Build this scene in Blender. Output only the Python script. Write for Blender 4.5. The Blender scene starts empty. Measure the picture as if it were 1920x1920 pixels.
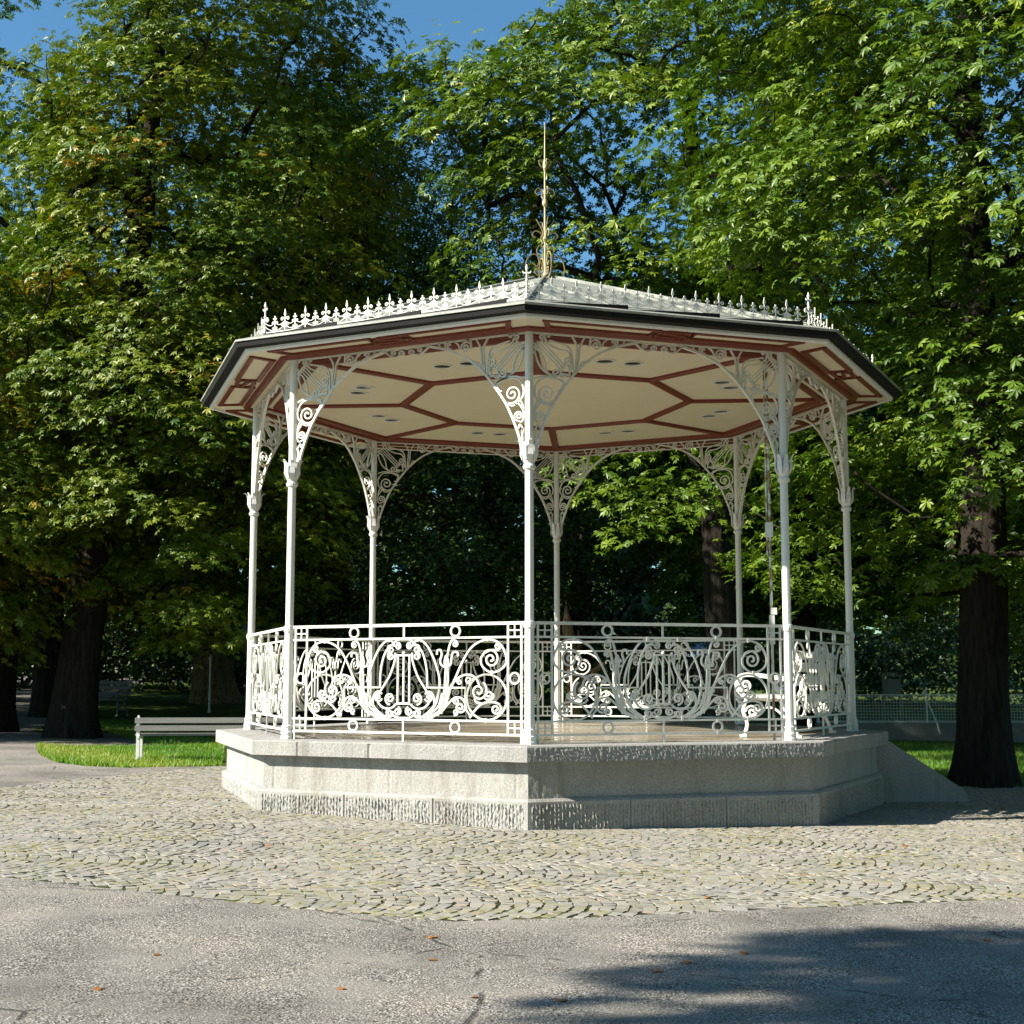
import bpy, math, random
import numpy as np
from mathutils import Vector, Matrix
R_ = math.radians
scene = bpy.context.scene
COL = scene.collection
# ------------------------------------------------------------------ camera
CAMZ = 1.424; PITCH = 0.1191; F = 2614.6
cam_d = bpy.data.cameras.new('camera'); cam = bpy.data.objects.new('camera', cam_d); COL.objects.link(cam)
cam.location = (0, 0, CAMZ); cam.rotation_euler = (math.pi/2 + PITCH, 0, 0)
cam_d.sensor_width = 36; cam_d.lens = F/1920*36; cam_d.clip_end = 1000; cam_d.clip_start = 0.05
scene.camera = cam
# ------------------------------------------------------------------ sky, sun, exposure
SUN_A = R_(-69.5); SUN_E = R_(33)
SD = Vector((math.sin(SUN_A)*math.cos(SUN_E), -math.cos(SUN_A)*math.cos(SUN_E), math.sin(SUN_E)))
w = bpy.data.worlds.new('World'); scene.world = w; w.use_nodes = True
nt = w.node_tree; bg = nt.nodes['Background']
sky = nt.nodes.new('ShaderNodeTexSky'); sky.sky_type = 'NISHITA'; sky.sun_disc = False
sky.sun_elevation = SUN_E; sky.sun_rotation = math.atan2(SD.x, SD.y) % (2*math.pi)
sky.air_density = 1.3; sky.dust_density = 0.4; sky.ozone_density = 1.2
tint = nt.nodes.new('ShaderNodeMix'); tint.data_type = 'RGBA'; tint.blend_type = 'MULTIPLY'; tint.inputs[0].default_value = 1
tint.inputs[7].default_value = (.60, 1.02, 1.28, 1)      # deep clear summer blue
nt.links.new(sky.outputs[0], tint.inputs[6]); nt.links.new(tint.outputs[2], bg.inputs[0]); bg.inputs[1].default_value = 0.05
sl = bpy.data.lights.new('sun', 'SUN'); sl.energy = 5.0; sl.angle = R_(0.5); sl.color = (1, 0.93, 0.82)
so = bpy.data.objects.new('sun', sl); COL.objects.link(so); so.location = (-20, -8, 20)
so.rotation_euler = SD.to_track_quat('Z', 'Y').to_euler()
scene.view_settings.view_transform = 'Standard'; scene.view_settings.look = 'None'
scene.view_settings.gamma = 1; scene.view_settings.exposure = 1.35
scene.render.resolution_x = 1024; scene.render.resolution_y = 1024
scene.cycles.max_bounces = 6; scene.cycles.transparent_max_bounces = 4
scene.cycles.diffuse_bounces = 2; scene.cycles.glossy_bounces = 2; scene.cycles.transmission_bounces = 3

# ------------------------------------------------------------------ ground shape: two planes meeting at y = YB
GA = -0.021; YB = 32.0; GB = 0.035
def gz(x, y): return GA*(x-0.5) + GB*max(0.0, y-YB)
def at(px, py):                       # point of the ground plane seen at a place of the photograph
    u = (px-960)/F; v = (960-py)/F
    d = Vector((u, math.cos(PITCH)-v*math.sin(PITCH), math.sin(PITCH)+v*math.cos(PITCH)))
    t = (gz(0, 0)-CAMZ)/(d.z-GA*d.x)
    p = Vector((0, 0, CAMZ)) + d*t
    if p.y > YB or t < 0:
        t = (GA*-0.5 - GB*YB - CAMZ)/(d.z-GA*d.x-GB*d.y); p = Vector((0, 0, CAMZ)) + d*t
    return p

# ------------------------------------------------------------------ materials
def mat(name, rough=0.6, metal=0.0, spec=0.5):
    m = bpy.data.materials.new(name); m.use_nodes = True
    b = m.node_tree.nodes['Principled BSDF']
    b.inputs['Roughness'].default_value = rough; b.inputs['Metallic'].default_value = metal
    b.inputs['Specular IOR Level'].default_value = spec
    return m, m.node_tree, b
class NT:
    def __init__(s, nt): s.nt = nt
    def n(s, t, **k):
        o = s.nt.nodes.new(t)
        for a, b in k.items():
            if a in ('op',): o.operation = b
            else: setattr(o, a, b)
        return o
    def l(s, a, b): s.nt.links.new(a, b)
    def coord(s, scale=(1, 1, 1), obj=True):
        tc = s.n('ShaderNodeTexCoord'); mp = s.n('ShaderNodeMapping'); mp.inputs['Scale'].default_value = scale
        s.l(tc.outputs['Object'], mp.inputs[0]); return mp.outputs[0]
    def noise(s, vec, scale, detail=4, rough=0.55):
        o = s.n('ShaderNodeTexNoise'); o.inputs['Scale'].default_value = scale
        o.inputs['Detail'].default_value = detail; o.inputs['Roughness'].default_value = rough
        s.l(vec, o.inputs['Vector']); return o.outputs['Fac']
    def vor(s, vec, scale, feature='F1', rnd=1):
        o = s.n('ShaderNodeTexVoronoi'); o.feature = feature; o.inputs['Scale'].default_value = scale
        o.inputs['Randomness'].default_value = rnd
        s.l(vec, o.inputs['Vector']); return o
    def ramp(s, fac, stops):
        o = s.n('ShaderNodeValToRGB'); e = o.color_ramp.elements
        while len(e) < len(stops): e.new(0.5)
        for i, (p, c) in enumerate(stops):
            e[i].position = p; e[i].color = (c[0], c[1], c[2], 1) if not isinstance(c, (int, float)) else (c, c, c, 1)
        s.l(fac, o.inputs[0]); return o.outputs[0]
    def mix(s, fac, a, b, t='MIX'):
        o = s.n('ShaderNodeMix'); o.data_type = 'RGBA'; o.blend_type = t
        for i, v in ((0, fac), (6, a), (7, b)):
            if hasattr(v, 'links'): s.l(v, o.inputs[i])
            elif isinstance(v, (int, float)): o.inputs[i].default_value = v if i == 0 else (v, v, v, 1)
            else: o.inputs[i].default_value = (v[0], v[1], v[2], 1)
        return o.outputs[2]
    def math(s, op, a, b=0.5):
        o = s.n('ShaderNodeMath', op=op)
        for i, v in ((0, a), (1, b)):
            if hasattr(v, 'links'): s.l(v, o.inputs[i])
            else: o.inputs[i].default_value = v
        return o.outputs[0]
    def bump(s, h, strength, dist, normal=None):
        o = s.n('ShaderNodeBump'); o.inputs['Strength'].default_value = strength; o.inputs['Distance'].default_value = dist
        s.l(h, o.inputs['Height'])
        if normal is not None: s.l(normal, o.inputs['Normal'])
        return o.outputs[0]
M = {}
# white painted iron with faint grime
m, t, b = mat('white_painted_iron', 0.42); g = NT(t); c = g.coord()
col = g.ramp(g.noise(c, 9, 5, .65), [(0.3, (.55, .54, .47)), (0.5, (.68, .67, .60)), (.7, (.74, .73, .67))])
g.l(col, b.inputs['Base Color']); g.l(g.bump(g.noise(c, 60, 3), .15, .002), b.inputs['Normal']); M['iron'] = m
m, t, b = mat('old_white_column_paint', 0.45); g = NT(t); c = g.coord()
sp = g.ramp(g.noise(c, 14, 6, .7), [(0.0, (.40, .26, .14)), (0.27, (.52, .44, .34)), (.34, (.66, .66, .62)), (1, (.76, .76, .72))])
g.l(sp, b.inputs['Base Color']); g.l(g.bump(g.noise(c, 45, 3), .2, .003), b.inputs['Normal']); M['column'] = m
m, t, b = mat('cream_board', 0.6); g = NT(t); c = g.coord()
col = g.mix(g.noise(c, 3, 6, .7), (.63, .56, .40), (.74, .67, .49))
g.l(col, b.inputs['Base Color']); g.l(g.bump(g.noise(c, 70, 4, .7), .35, .004), b.inputs['Normal']); M['cream'] = m
m, t, b = mat('red_brown_paint', 0.45); g = NT(t); c = g.coord()
col = g.mix(g.noise(c, 8, 5, .6), (.115, .013, .005), (.18, .024, .008))
g.l(col, b.inputs['Base Color']); M['red'] = m
m, t, b = mat('dark_gutter_paint', 0.75, 0, .2); g = NT(t); c = g.coord()
g.l(g.mix(g.noise(c, 5), (.006, .006, .006), (.014, .014, .013)), b.inputs['Base Color']); M['dark'] = m
m, t, b = mat('weathered_roof_sheet', 0.5); g = NT(t); c = g.coord()
col = g.mix(g.ramp(g.noise(c, 2.2, 8, .75), [(.38, 0), (.62, 1)]), (.17, .18, .155), (.33, .335, .28))
col = g.mix(g.ramp(g.noise(c, 11, 6, .7), [(.56, 0), (.72, 1)]), col, (.16, .15, .12))
g.l(col, b.inputs['Base Color']); g.l(g.bump(g.noise(c, 25, 4), .3, .006), b.inputs['Normal']); M['roof'] = m
m, t, b = mat('old_gilding', 0.5, 0.3); g = NT(t); c = g.coord()
g.l(g.mix(g.noise(c, 14, 5), (.30, .22, .09), (.55, .47, .27)), b.inputs['Base Color']); M['gold'] = m
def stone(name, c0, c1, c2, bs, streak):
    m, t, b = mat(name, 0.85, 0, .3); g = NT(t); c = g.coord()
    col = g.mix(g.ramp(g.noise(c, 1.3, 6, .65), [(.3, 0), (.7, 1)]), c0, c1)
    cs = g.coord((2.2, 2.2, .35))
    col = g.mix(g.math('MULTIPLY', g.ramp(g.noise(cs, 2.0, 5, .7), [(.52, 0), (.68, 1)]), streak), col, c2)
    col = g.mix(g.ramp(g.noise(c, 160, 2, .6), [(.40, 1), (.52, 0)]), col, tuple(x*.55 for x in c0))
    g.l(col, b.inputs['Base Color'])
    h = g.math('ADD', g.noise(c, 38, 6, .75), g.math('MULTIPLY', g.noise(c, 130, 3, .7), .5))
    g.l(g.bump(h, bs, .012), b.inputs['Normal']); return m
M['granite'] = stone('pale_granite', (.33, .325, .30), (.42, .41, .38), (.16, .135, .095), .55, .55)
M['granite_rough'] = stone('rough_granite', (.33, .325, .305), (.42, .41, .38), (.13, .11, .08), .9, .5)
m, t, b = mat('damp_deck_stone', 0.3); g = NT(t); c = g.coord()
col = g.mix(g.ramp(g.noise(c, .9, 6, .6), [(.35, 0), (.65, 1)]), (.20, .165, .12), (.33, .29, .22))
v = g.vor(g.coord((1.1, 1.1, 0)), 1.0, 'DISTANCE_TO_EDGE'); 
col = g.mix(g.ramp(v.outputs[0], [(0, 1), (.012, 0)]), col, (.12, .10, .07))
g.l(col, b.inputs['Base Color'])
g.l(g.ramp(g.noise(g.coord((.5, 2.0, 1)), 2.2, 5, .6), [(.4, .10), (.6, .45)]), b.inputs['Roughness'])
g.l(g.bump(g.noise(c, 22, 4), .12, .004), b.inputs['Normal']); M['deck'] = m
# asphalt: grey binder full of small pale stones, cracks
m, t, b = mat('worn_asphalt', 0.9, 0, .25); g = NT(t); c = g.coord()
v1 = g.vor(c, 75); v2 = g.vor(c, 150)
agg = g.ramp(g.noise(c, 110, 2, .6), [(.37, (.012, .011, .009)), (.45, (.12, .11, .092)), (.55, (.25, .23, .197)), (.65, (.56, .53, .47))])
spot = g.n('ShaderNodeSeparateColor'); g.l(v1.outputs['Color'], spot.inputs[0])
agg = g.mix(g.math('MULTIPLY', g.math('GREATER_THAN', spot.outputs[0], .86), g.math('LESS_THAN', v1.outputs['Distance'], .42)), agg, (.05, .047, .043))
agg = g.mix(g.math('MULTIPLY', g.math('GREATER_THAN', spot.outputs[1], .84), g.math('LESS_THAN', v1.outputs['Distance'], .42)), agg, (.55, .53, .49))
agg = g.mix(g.ramp(g.noise(c, 1.9, 7, .72), [(.46, 0), (.60, .65)]), agg, (.25, .235, .205))
big = g.ramp(g.noise(c, .75, 6, .62), [(.34, (.66, .66, .66)), (.52, (1, 1, 1)), (.7, (1.25, 1.22, 1.18))])
col = g.mix(1.0, agg, big, 'MULTIPLY')
wc = g.n('ShaderNodeMix'); wc.data_type = 'RGBA'; wc.inputs[0].default_value = .16
nz = g.n('ShaderNodeTexNoise'); nz.inputs['Scale'].default_value = 1.6; nz.inputs['Detail'].default_value = 6; g.l(c, nz.inputs['Vector'])
g.l(c, wc.inputs[6]); g.l(nz.outputs['Color'], wc.inputs[7])
cr = g.vor(wc.outputs[2], .48, 'DISTANCE_TO_EDGE')
crm = g.math('MULTIPLY', g.ramp(cr.outputs[0], [(0, 1), (.003, .8), (.007, 0)]), g.ramp(g.noise(c, 3.6, 5), [(.48, 0), (.56, .9)]))
col = g.mix(g.math('MULTIPLY', crm, .85), col, (.035, .033, .03))
g.l(col, b.inputs['Base Color'])
hh = g.math('SUBTRACT', g.math('MULTIPLY', g.noise(c, 95, 3, .65), 1.0), g.math('MULTIPLY', crm, 1.2))
g.l(g.bump(hh, .8, .010), b.inputs['Normal']); M['asphalt'] = m
# cobbles
m, t, b = mat('cobble_stone', 0.75, 0, .4); g = NT(t); c = g.coord()
at_ = g.n('ShaderNodeAttribute'); at_.attribute_name = 'tint'
col = g.ramp(at_.outputs['Fac'], [(0, (.20, .19, .165)), (.35, (.26, .25, .22)), (.7, (.32, .305, .265)), (.9, (.33, .28, .20)), (1, (.23, .23, .23))])
col = g.mix(g.math('MULTIPLY', g.ramp(g.noise(c, 1.1, 4, .6), [(.42, 0), (.60, 1)]), g.ramp(g.noise(c, 15, 3), [(.48, 0), (.60, .85)])), col, (.21, .20, .055))
col = g.mix(g.ramp(g.noise(c, 90, 3, .7), [(.36, .5), (.5, 0)]), col, (.16, .155, .14))
g.l(col, b.inputs['Base Color']); g.l(g.bump(g.noise(c, 75, 5, .7), .4, .0022), b.inputs['Normal']); M['cobble'] = m
m, t, b = mat('mossy_joint_sand', 0.95, 0, .1); g = NT(t); c = g.coord()
col = g.mix(g.ramp(g.noise(c, 1.1, 4, .6), [(.44, 0), (.60, 1)]), (.030, .026, .018), (.075, .09, .016))  # joint shadow is put into the dark sand colour, apart from the moss
col = g.mix(g.ramp(g.noise(c, 60, 3), [(.4, .6), (.6, 0)]), col, (.04, .038, .03))
g.l(col, b.inputs['Base Color']); g.l(g.bump(g.noise(c, 70, 3), .7, .01), b.inputs['Normal']); M['joint'] = m
m, t, b = mat('lawn_soil', 0.95, 0, .1); g = NT(t); c = g.coord()
col = g.mix(g.ramp(g.noise(c, .5, 5, .6), [(.42, 0), (.62, 1)]), (.045, .085, .014), (.09, .13, .025))
col = g.mix(g.ramp(g.noise(c, 1.3, 5, .7), [(.56, 0), (.66, 1)]), col, (.14, .115, .07))
g.l(col, b.inputs['Base Color']); g.l(g.bump(g.noise(c, 30, 4, .7), 1, .03), b.inputs['Normal']); M['lawn'] = m
m, t, b = mat('bare_dusty_soil', 0.95, 0, .1); g = NT(t); c = g.coord()
col = g.mix(g.noise(c, 4, 6, .7), (.13, .11, .08), (.28, .25, .20))
g.l(col, b.inputs['Base Color']); g.l(g.bump(g.noise(c, 40, 4, .7), .7, .02), b.inputs['Normal']); M['soil'] = m
def leafmat(name, stops, trans=.15):
    m, t, b = mat(name, 0.45, 0, .35); g = NT(t)
    a = g.n('ShaderNodeAttribute'); a.attribute_name = 'tint'
    col = g.ramp(a.outputs['Fac'], stops)
    g.l(col, b.inputs['Base Color'])
    tr = g.n('ShaderNodeBsdfTranslucent'); g.l(g.mix(1.0, col, (1.5, 1.7, .6), 'MULTIPLY'), tr.inputs[0])
    mx = g.n('ShaderNodeMixShader'); mx.inputs[0].default_value = trans
    g.l(b.outputs[0], mx.inputs[1]); g.l(tr.outputs[0], mx.inputs[2])
    g.l(mx.outputs[0], t.nodes['Material Output'].inputs[0]); return m
M['chestnut'] = leafmat('chestnut_leaf', [(0, (.030, .070, .006)), (.45, (.075, .135, .009)), (.8, (.14, .20, .012)), (.95, (.20, .24, .02)), (1, (.34, .28, .03))])
M['golden'] = leafmat('yellowing_leaf', [(0, (.045, .105, .009)), (.4, (.105, .150, .010)), (.78, (.18, .215, .014)), (.92, (.32, .28, .02)), (1, (.36, .19, .02))])
M['small'] = leafmat('small_dark_leaf', [(0, (.02, .045, .006)), (.6, (.05, .09, .010)), (1, (.10, .17, .03))], .1)
M['grass'] = leafmat('grass_blade', [(0, (.05, .13, .012)), (.5, (.10, .23, .02)), (.85, (.20, .30, .03)), (1, (.36, .33, .10))], .3)
M['litter'] = leafmat('dry_leaf', [(0, (.30, .12, .03)), (1, (.45, .24, .05))], .1)
def bark(name, a, b_):
    m, t, b = mat(name, 0.95, 0, .15); g = NT(t); c = g.coord((3.2, 3.2, .55))
    n1 = g.noise(c, 4.5, 8, .7)
    g.l(g.mix(g.ramp(n1, [(.35, 0), (.65, 1)]), a, b_), b.inputs['Base Color'])
    g.l(g.bump(n1, 1.0, .10), b.inputs['Normal']); return m
M['bark'] = bark('dark_bark', (.012, .010, .008), (.045, .036, .027))
M['bark2'] = bark('pale_patched_bark', (.09, .06, .03), (.30, .24, .13))  # sunlit patches of the far left trunk are put into this bark colour
M['rust'] = bark('red_brown_dead_wood', (.10, .045, .018), (.38, .21, .10))
m, t, b = mat('white_bench_paint', .45); g = NT(t); c = g.coord()
g.l(g.mix(g.noise(c, 6, 5), (.62, .62, .58), (.82, .82, .79)), b.inputs['Base Color']); M['bench'] = m
m, t, b = mat('grey_weathered_slats', .7); g = NT(t); c = g.coord((1, 12, 12))
g.l(g.mix(g.noise(c, 3, 6), (.13, .13, .12), (.26, .255, .235)), b.inputs['Base Color']); M['slat'] = m
m, t, b = mat('grey_fence_wire', .5, .3); b.inputs['Base Color'].default_value = (.62, .64, .63, 1); M['wire'] = m
m, t, b = mat('mossy_wall_stone', .9); g = NT(t); c = g.coord()
g.l(g.mix(g.noise(c, 3, 6, .7), (.12, .12, .10), (.26, .25, .22)), b.inputs['Base Color']); g.l(g.bump(g.noise(c, 20, 4), .7, .02), b.inputs['Normal']); M['wall'] = m
m, t, b = mat('lamp_glass', .15); b.inputs['Base Color'].default_value = (.05, .055, .045, 1); M['lens'] = m
m, t, b = mat('blue_grey_roofing', .4); b.inputs['Base Color'].default_value = (.42, .50, .60, 1); M['slate'] = m
m, t, b = mat('board_face', .5); b.inputs['Base Color'].default_value = (.2, .2, .18, 1); M['board'] = m
m, t, b = mat('rusty_conduit', .7); g = NT(t); c = g.coord()
g.l(g.mix(g.ramp(g.noise(c, 7, 4), [(.48, 0), (.55, 1)]), (.62, .62, .58), (.28, .17, .09)), b.inputs['Base Color']); M['conduit'] = m

# ------------------------------------------------------------------ mesh helpers
class MB:
    def __init__(s): s.v = []; s.f = []
    def add(s, vs, fs):
        n = len(s.v); s.v += [tuple(p) for p in vs]; s.f += [tuple(i+n for i in q) for q in fs]
    def box(s, c, size, rz=0, rot=None):
        hx, hy, hz = (k/2 for k in size); vs = []
        mt = rot if rot is not None else Matrix.Rotation(rz, 3, 'Z')
        for z in (-hz, hz):
            for x, y in ((-hx, -hy), (hx, -hy), (hx, hy), (-hx, hy)):
                vs.append(Vector(c) + mt @ Vector((x, y, z)))
        s.add(vs, [(3, 2, 1, 0), (4, 5, 6, 7), (0, 1, 5, 4), (1, 2, 6, 5), (2, 3, 7, 6), (3, 0, 4, 7)])
    def tube(s, pts, r, n=6, cap=True):
        pts = [Vector(p) for p in pts]; N = len(pts)
        rs = r if isinstance(r, (list, tuple)) else [r]*N
        tan = []
        for i in range(N):
            a = pts[max(i-1, 0)]; b = pts[min(i+1, N-1)]; d = (b-a)
            tan.append(d.normalized() if d.length > 1e-9 else Vector((0, 0, 1)))
        u = tan[0].orthogonal().normalized(); vs = []; fs = []
        for i in range(N):
            u = (u - tan[i]*u.dot(tan[i]))
            u = u.normalized() if u.length > 1e-6 else tan[i].orthogonal().normalized()
            w_ = tan[i].cross(u)
            for k in range(n):
                a = 2*math.pi*k/n
                vs.append(pts[i] + (u*math.cos(a)+w_*math.sin(a))*rs[i])
        for i in range(N-1):
            for k in range(n):
                fs.append((i*n+k, i*n+(k+1) % n, (i+1)*n+(k+1) % n, (i+1)*n+k))
        if cap: fs.append(tuple(range(n-1, -1, -1))); fs.append(tuple((N-1)*n+k for k in range(n)))
        s.add(vs, fs)
    def bar(s, pts, w_, t_):                     # flat iron bar bent in the local XZ plane
        N = len(pts); vs = []; fs = []
        P = [Vector((p[0], p[1])) for p in pts]
        ws = w_ if isinstance(w_, (list, tuple)) else [w_]*N
        for i in range(N):
            d = P[min(i+1, N-1)]-P[max(i-1, 0)]
            d = d.normalized() if d.length > 1e-9 else Vector((1, 0))
            nx, nz = -d.y*ws[i]/2, d.x*ws[i]/2
            for sx, y in ((1, -t_/2), (1, t_/2), (-1, t_/2), (-1, -t_/2)):
                vs.append((P[i].x+nx*sx, y, P[i].y+nz*sx))
        for i in range(N-1):
            for k in range(4): fs.append((i*4+k, i*4+(k+1) % 4, (i+1)*4+(k+1) % 4, (i+1)*4+k))
        fs.append((3, 2, 1, 0)); fs.append(tuple((N-1)*4+k for k in range(4)))
        s.add(vs, fs)
    def lathe(s, prof, n=16, c=(0, 0, 0), cap=True):
        vs = []; fs = []
        for r, z in prof:
            for k in range(n):
                a = 2*math.pi*k/n; vs.append((c[0]+r*math.cos(a), c[1]+r*math.sin(a), c[2]+z))
        for i in range(len(prof)-1):
            for k in range(n): fs.append((i*n+k, i*n+(k+1) % n, (i+1)*n+(k+1) % n, (i+1)*n+k))
        if cap: fs.append(tuple(range(n-1, -1, -1))); fs.append(tuple((len(prof)-1)*n+k for k in range(n)))
        s.add(vs, fs)
    def ball(s, c, r, n=8): s.lathe([(r*math.sin(math.pi*k/6)+1e-4, -r*math.cos(math.pi*k/6)) for k in range(7)], n, c)
    def build(s, name, m, parent=None, smooth=False, mw=None):
        me = bpy.data.meshes.new(name); me.from_pydata(s.v, [], s.f); me.update()
        me.materials.append(m)
        if smooth: me.polygons.foreach_set('use_smooth', [True]*len(me.polygons))
        o = bpy.data.objects.new(name, me); COL.objects.link(o)
        if parent is not None: o.parent = parent
        if mw is not None: o.matrix_local = mw
        return o
def tag(o, label=None, cat=None, group=None, kind=None):
    if label: o['label'] = label
    if cat: o['category'] = cat
    if group: o['group'] = group
    if kind: o['kind'] = kind
    return o
def empty(name, loc=(0, 0, 0), rz=0):
    o = bpy.data.objects.new(name, None); COL.objects.link(o); o.location = loc; o.rotation_euler = (0, 0, rz)
    o.empty_display_size = .3; return o
def copy_tree(o, parent=None):
    c = o.copy(); COL.objects.link(c)
    if parent is not None: c.parent = parent
    for ch in list(o.children): copy_tree(ch, c)
    return c
def npmesh(name, V, Fq, m, parent=None, tint=None, smooth=False):
    V = np.asarray(V, np.float32); Fq = np.asarray(Fq, np.int32); k = Fq.shape[1]
    me = bpy.data.meshes.new(name); me.vertices.add(len(V)); me.vertices.foreach_set('co', V.ravel())
    me.loops.add(Fq.size); me.loops.foreach_set('vertex_index', Fq.ravel())
    me.polygons.add(len(Fq)); me.polygons.foreach_set('loop_start', np.arange(len(Fq), dtype=np.int32)*k)
    me.update(calc_edges=True); me.materials.append(m)
    me.polygons.foreach_set('use_smooth', np.full(len(Fq), bool(smooth)))
    if tint is not None:
        a = me.attributes.new('tint', 'FLOAT', 'POINT'); a.data.foreach_set('value', np.asarray(tint, np.float32))
    o = bpy.data.objects.new(name, me); COL.objects.link(o)
    if parent is not None: o.parent = parent
    return o
def cat_rom(P, n=8):
    P = [Vector((p[0], p[1])) for p in P]; out = []
    Q = [P[0]*2-P[1]] + P + [P[-1]*2-P[-2]]
    for i in range(1, len(Q)-2):
        a, b, c, d = Q[i-1:i+3]
        for k in range(n):
            t = k/n
            out.append(.5*((2*b)+(c-a)*t+(2*a-5*b+4*c-d)*t*t+(3*b-a-3*c+d)*t**3))
    out.append(P[-1]); return [(p.x, p.y) for p in out]
def spiral(cx, cy, r0, r1, a0, turns, n=22):      # from radius r0 at angle a0 (deg) winding by turns to r1
    N = max(6, int(abs(turns)*n)); out = []
    for i in range(N+1):
        t = i/N; a = R_(a0)+2*math.pi*turns*t; r = r0+(r1-r0)*t**.85
        out.append((cx+r*math.cos(a), cy+r*math.sin(a)))
    return out
def ring(cx, cy, r, n=18): return [(cx+r*math.cos(2*math.pi*k/n), cy+r*math.sin(2*math.pi*k/n)) for k in range(n+1)]

# ------------------------------------------------------------------ ground sheets
def sheet(name, poly, off, m, drop=None):
    pts = [Vector((p[0], p[1])) for p in poly]
    mb = MB(); n = len(pts)
    mb.add([(p.x, p.y, gz(p.x, p.y)+off) for p in pts], [tuple(range(n))])
    if drop:
        for i in range(n):
            a = pts[i]; b = pts[(i+1) % n]
            mb.add([(a.x, a.y, gz(a.x, a.y)+off), (b.x, b.y, gz(b.x, b.y)+off), (b.x, b.y, gz(b.x, b.y)-drop), (a.x, a.y, gz(a.x, a.y)-drop)], [(0, 3, 2, 1)])
    return tag(mb.build(name, m), kind='structure')
def pxpoly(L): return [at(*p).xy for p in L]
mb = MB(); XL = 260
for (y0, y1) in ((-120, YB), (YB, 400)):
    mb.add([(-XL, y0, gz(-XL, y0)), (XL, y0, gz(XL, y0)), (XL, y1, gz(XL, y1)), (-XL, y1, gz(-XL, y1))], [(0, 1, 2, 3)])
tag(mb.build('ground', M['lawn']), kind='structure')
# asphalt: the foreground, the strip round the cobbles and the walk leading off at the left
edgeL = [at(415, 1437).xy, at(330, 1438).xy, at(240, 1440).xy, at(160, 1437).xy, at(105, 1430).xy, at(75, 1416).xy, at(67, 1398).xy]
pL = edgeL + [Vector((-9.4, 30.0)), Vector((-10.9, YB))]
asph = [Vector((-40, -30)), Vector((40, -30)), Vector((40, 12)), Vector((14, 14)), Vector((5, 21.2)), Vector((-2, 23.2))] + pL + [Vector((-15.5, YB)), Vector((-15.5, 26)), Vector((-40, 24))]
sheet('asphalt_path', asph, .004, M['asphalt'])
sheet('asphalt_walk', [(-15.5, YB), (-10.9, YB), (-20.5, 90), (-28, 90)], .004, M['asphalt'])
sheet('bare_soil_strip', [at(70, 1397).xy, at(100, 1420).xy, at(300, 1424).xy, at(420, 1420).xy, at(420, 1390).xy, at(250, 1380).xy, at(100, 1368).xy], .006, M['soil'])
# cobbled apron outline
front = [at(x, y).xy for x, y in ((-500, 1606), (0, 1648), (300, 1681), (600, 1712), (850, 1733), (1100, 1725), (1500, 1707), (1920, 1689), (2300, 1672))]
back = [Vector((9.5, 19)), Vector((8.2, 21.0)), Vector((5, 22)), Vector((0, 22.6)), at(415, 1439).xy, at(300, 1450).xy, at(120, 1466).xy, at(0, 1481).xy, at(-400, 1530).xy]
cob = front + back
sheet('asphalt_foreground', [Vector((p.x, p.y-.012)) for p in front]+[Vector((30, 9)), Vector((30, -30)), Vector((-30, -30)), Vector((-30, 9))], .018, M['asphalt'])
sheet('cobble_bed', cob, .0165, M['joint'])
CX, CY, TH = 0.4218, 17.23, -0.0685
def inside(poly, X, Y):
    c = np.zeros(X.shape, bool); n = len(poly)
    for i in range(n):
        x0, y0 = poly[i][0], poly[i][1]; x1, y1 = poly[(i+1) % n][0], poly[(i+1) % n][1]
        k = ((y0 > Y) != (y1 > Y)) & (X < (x1-x0)*(Y-y0)/(y1-y0+1e-12)+x0); c ^= k
    return c
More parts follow.
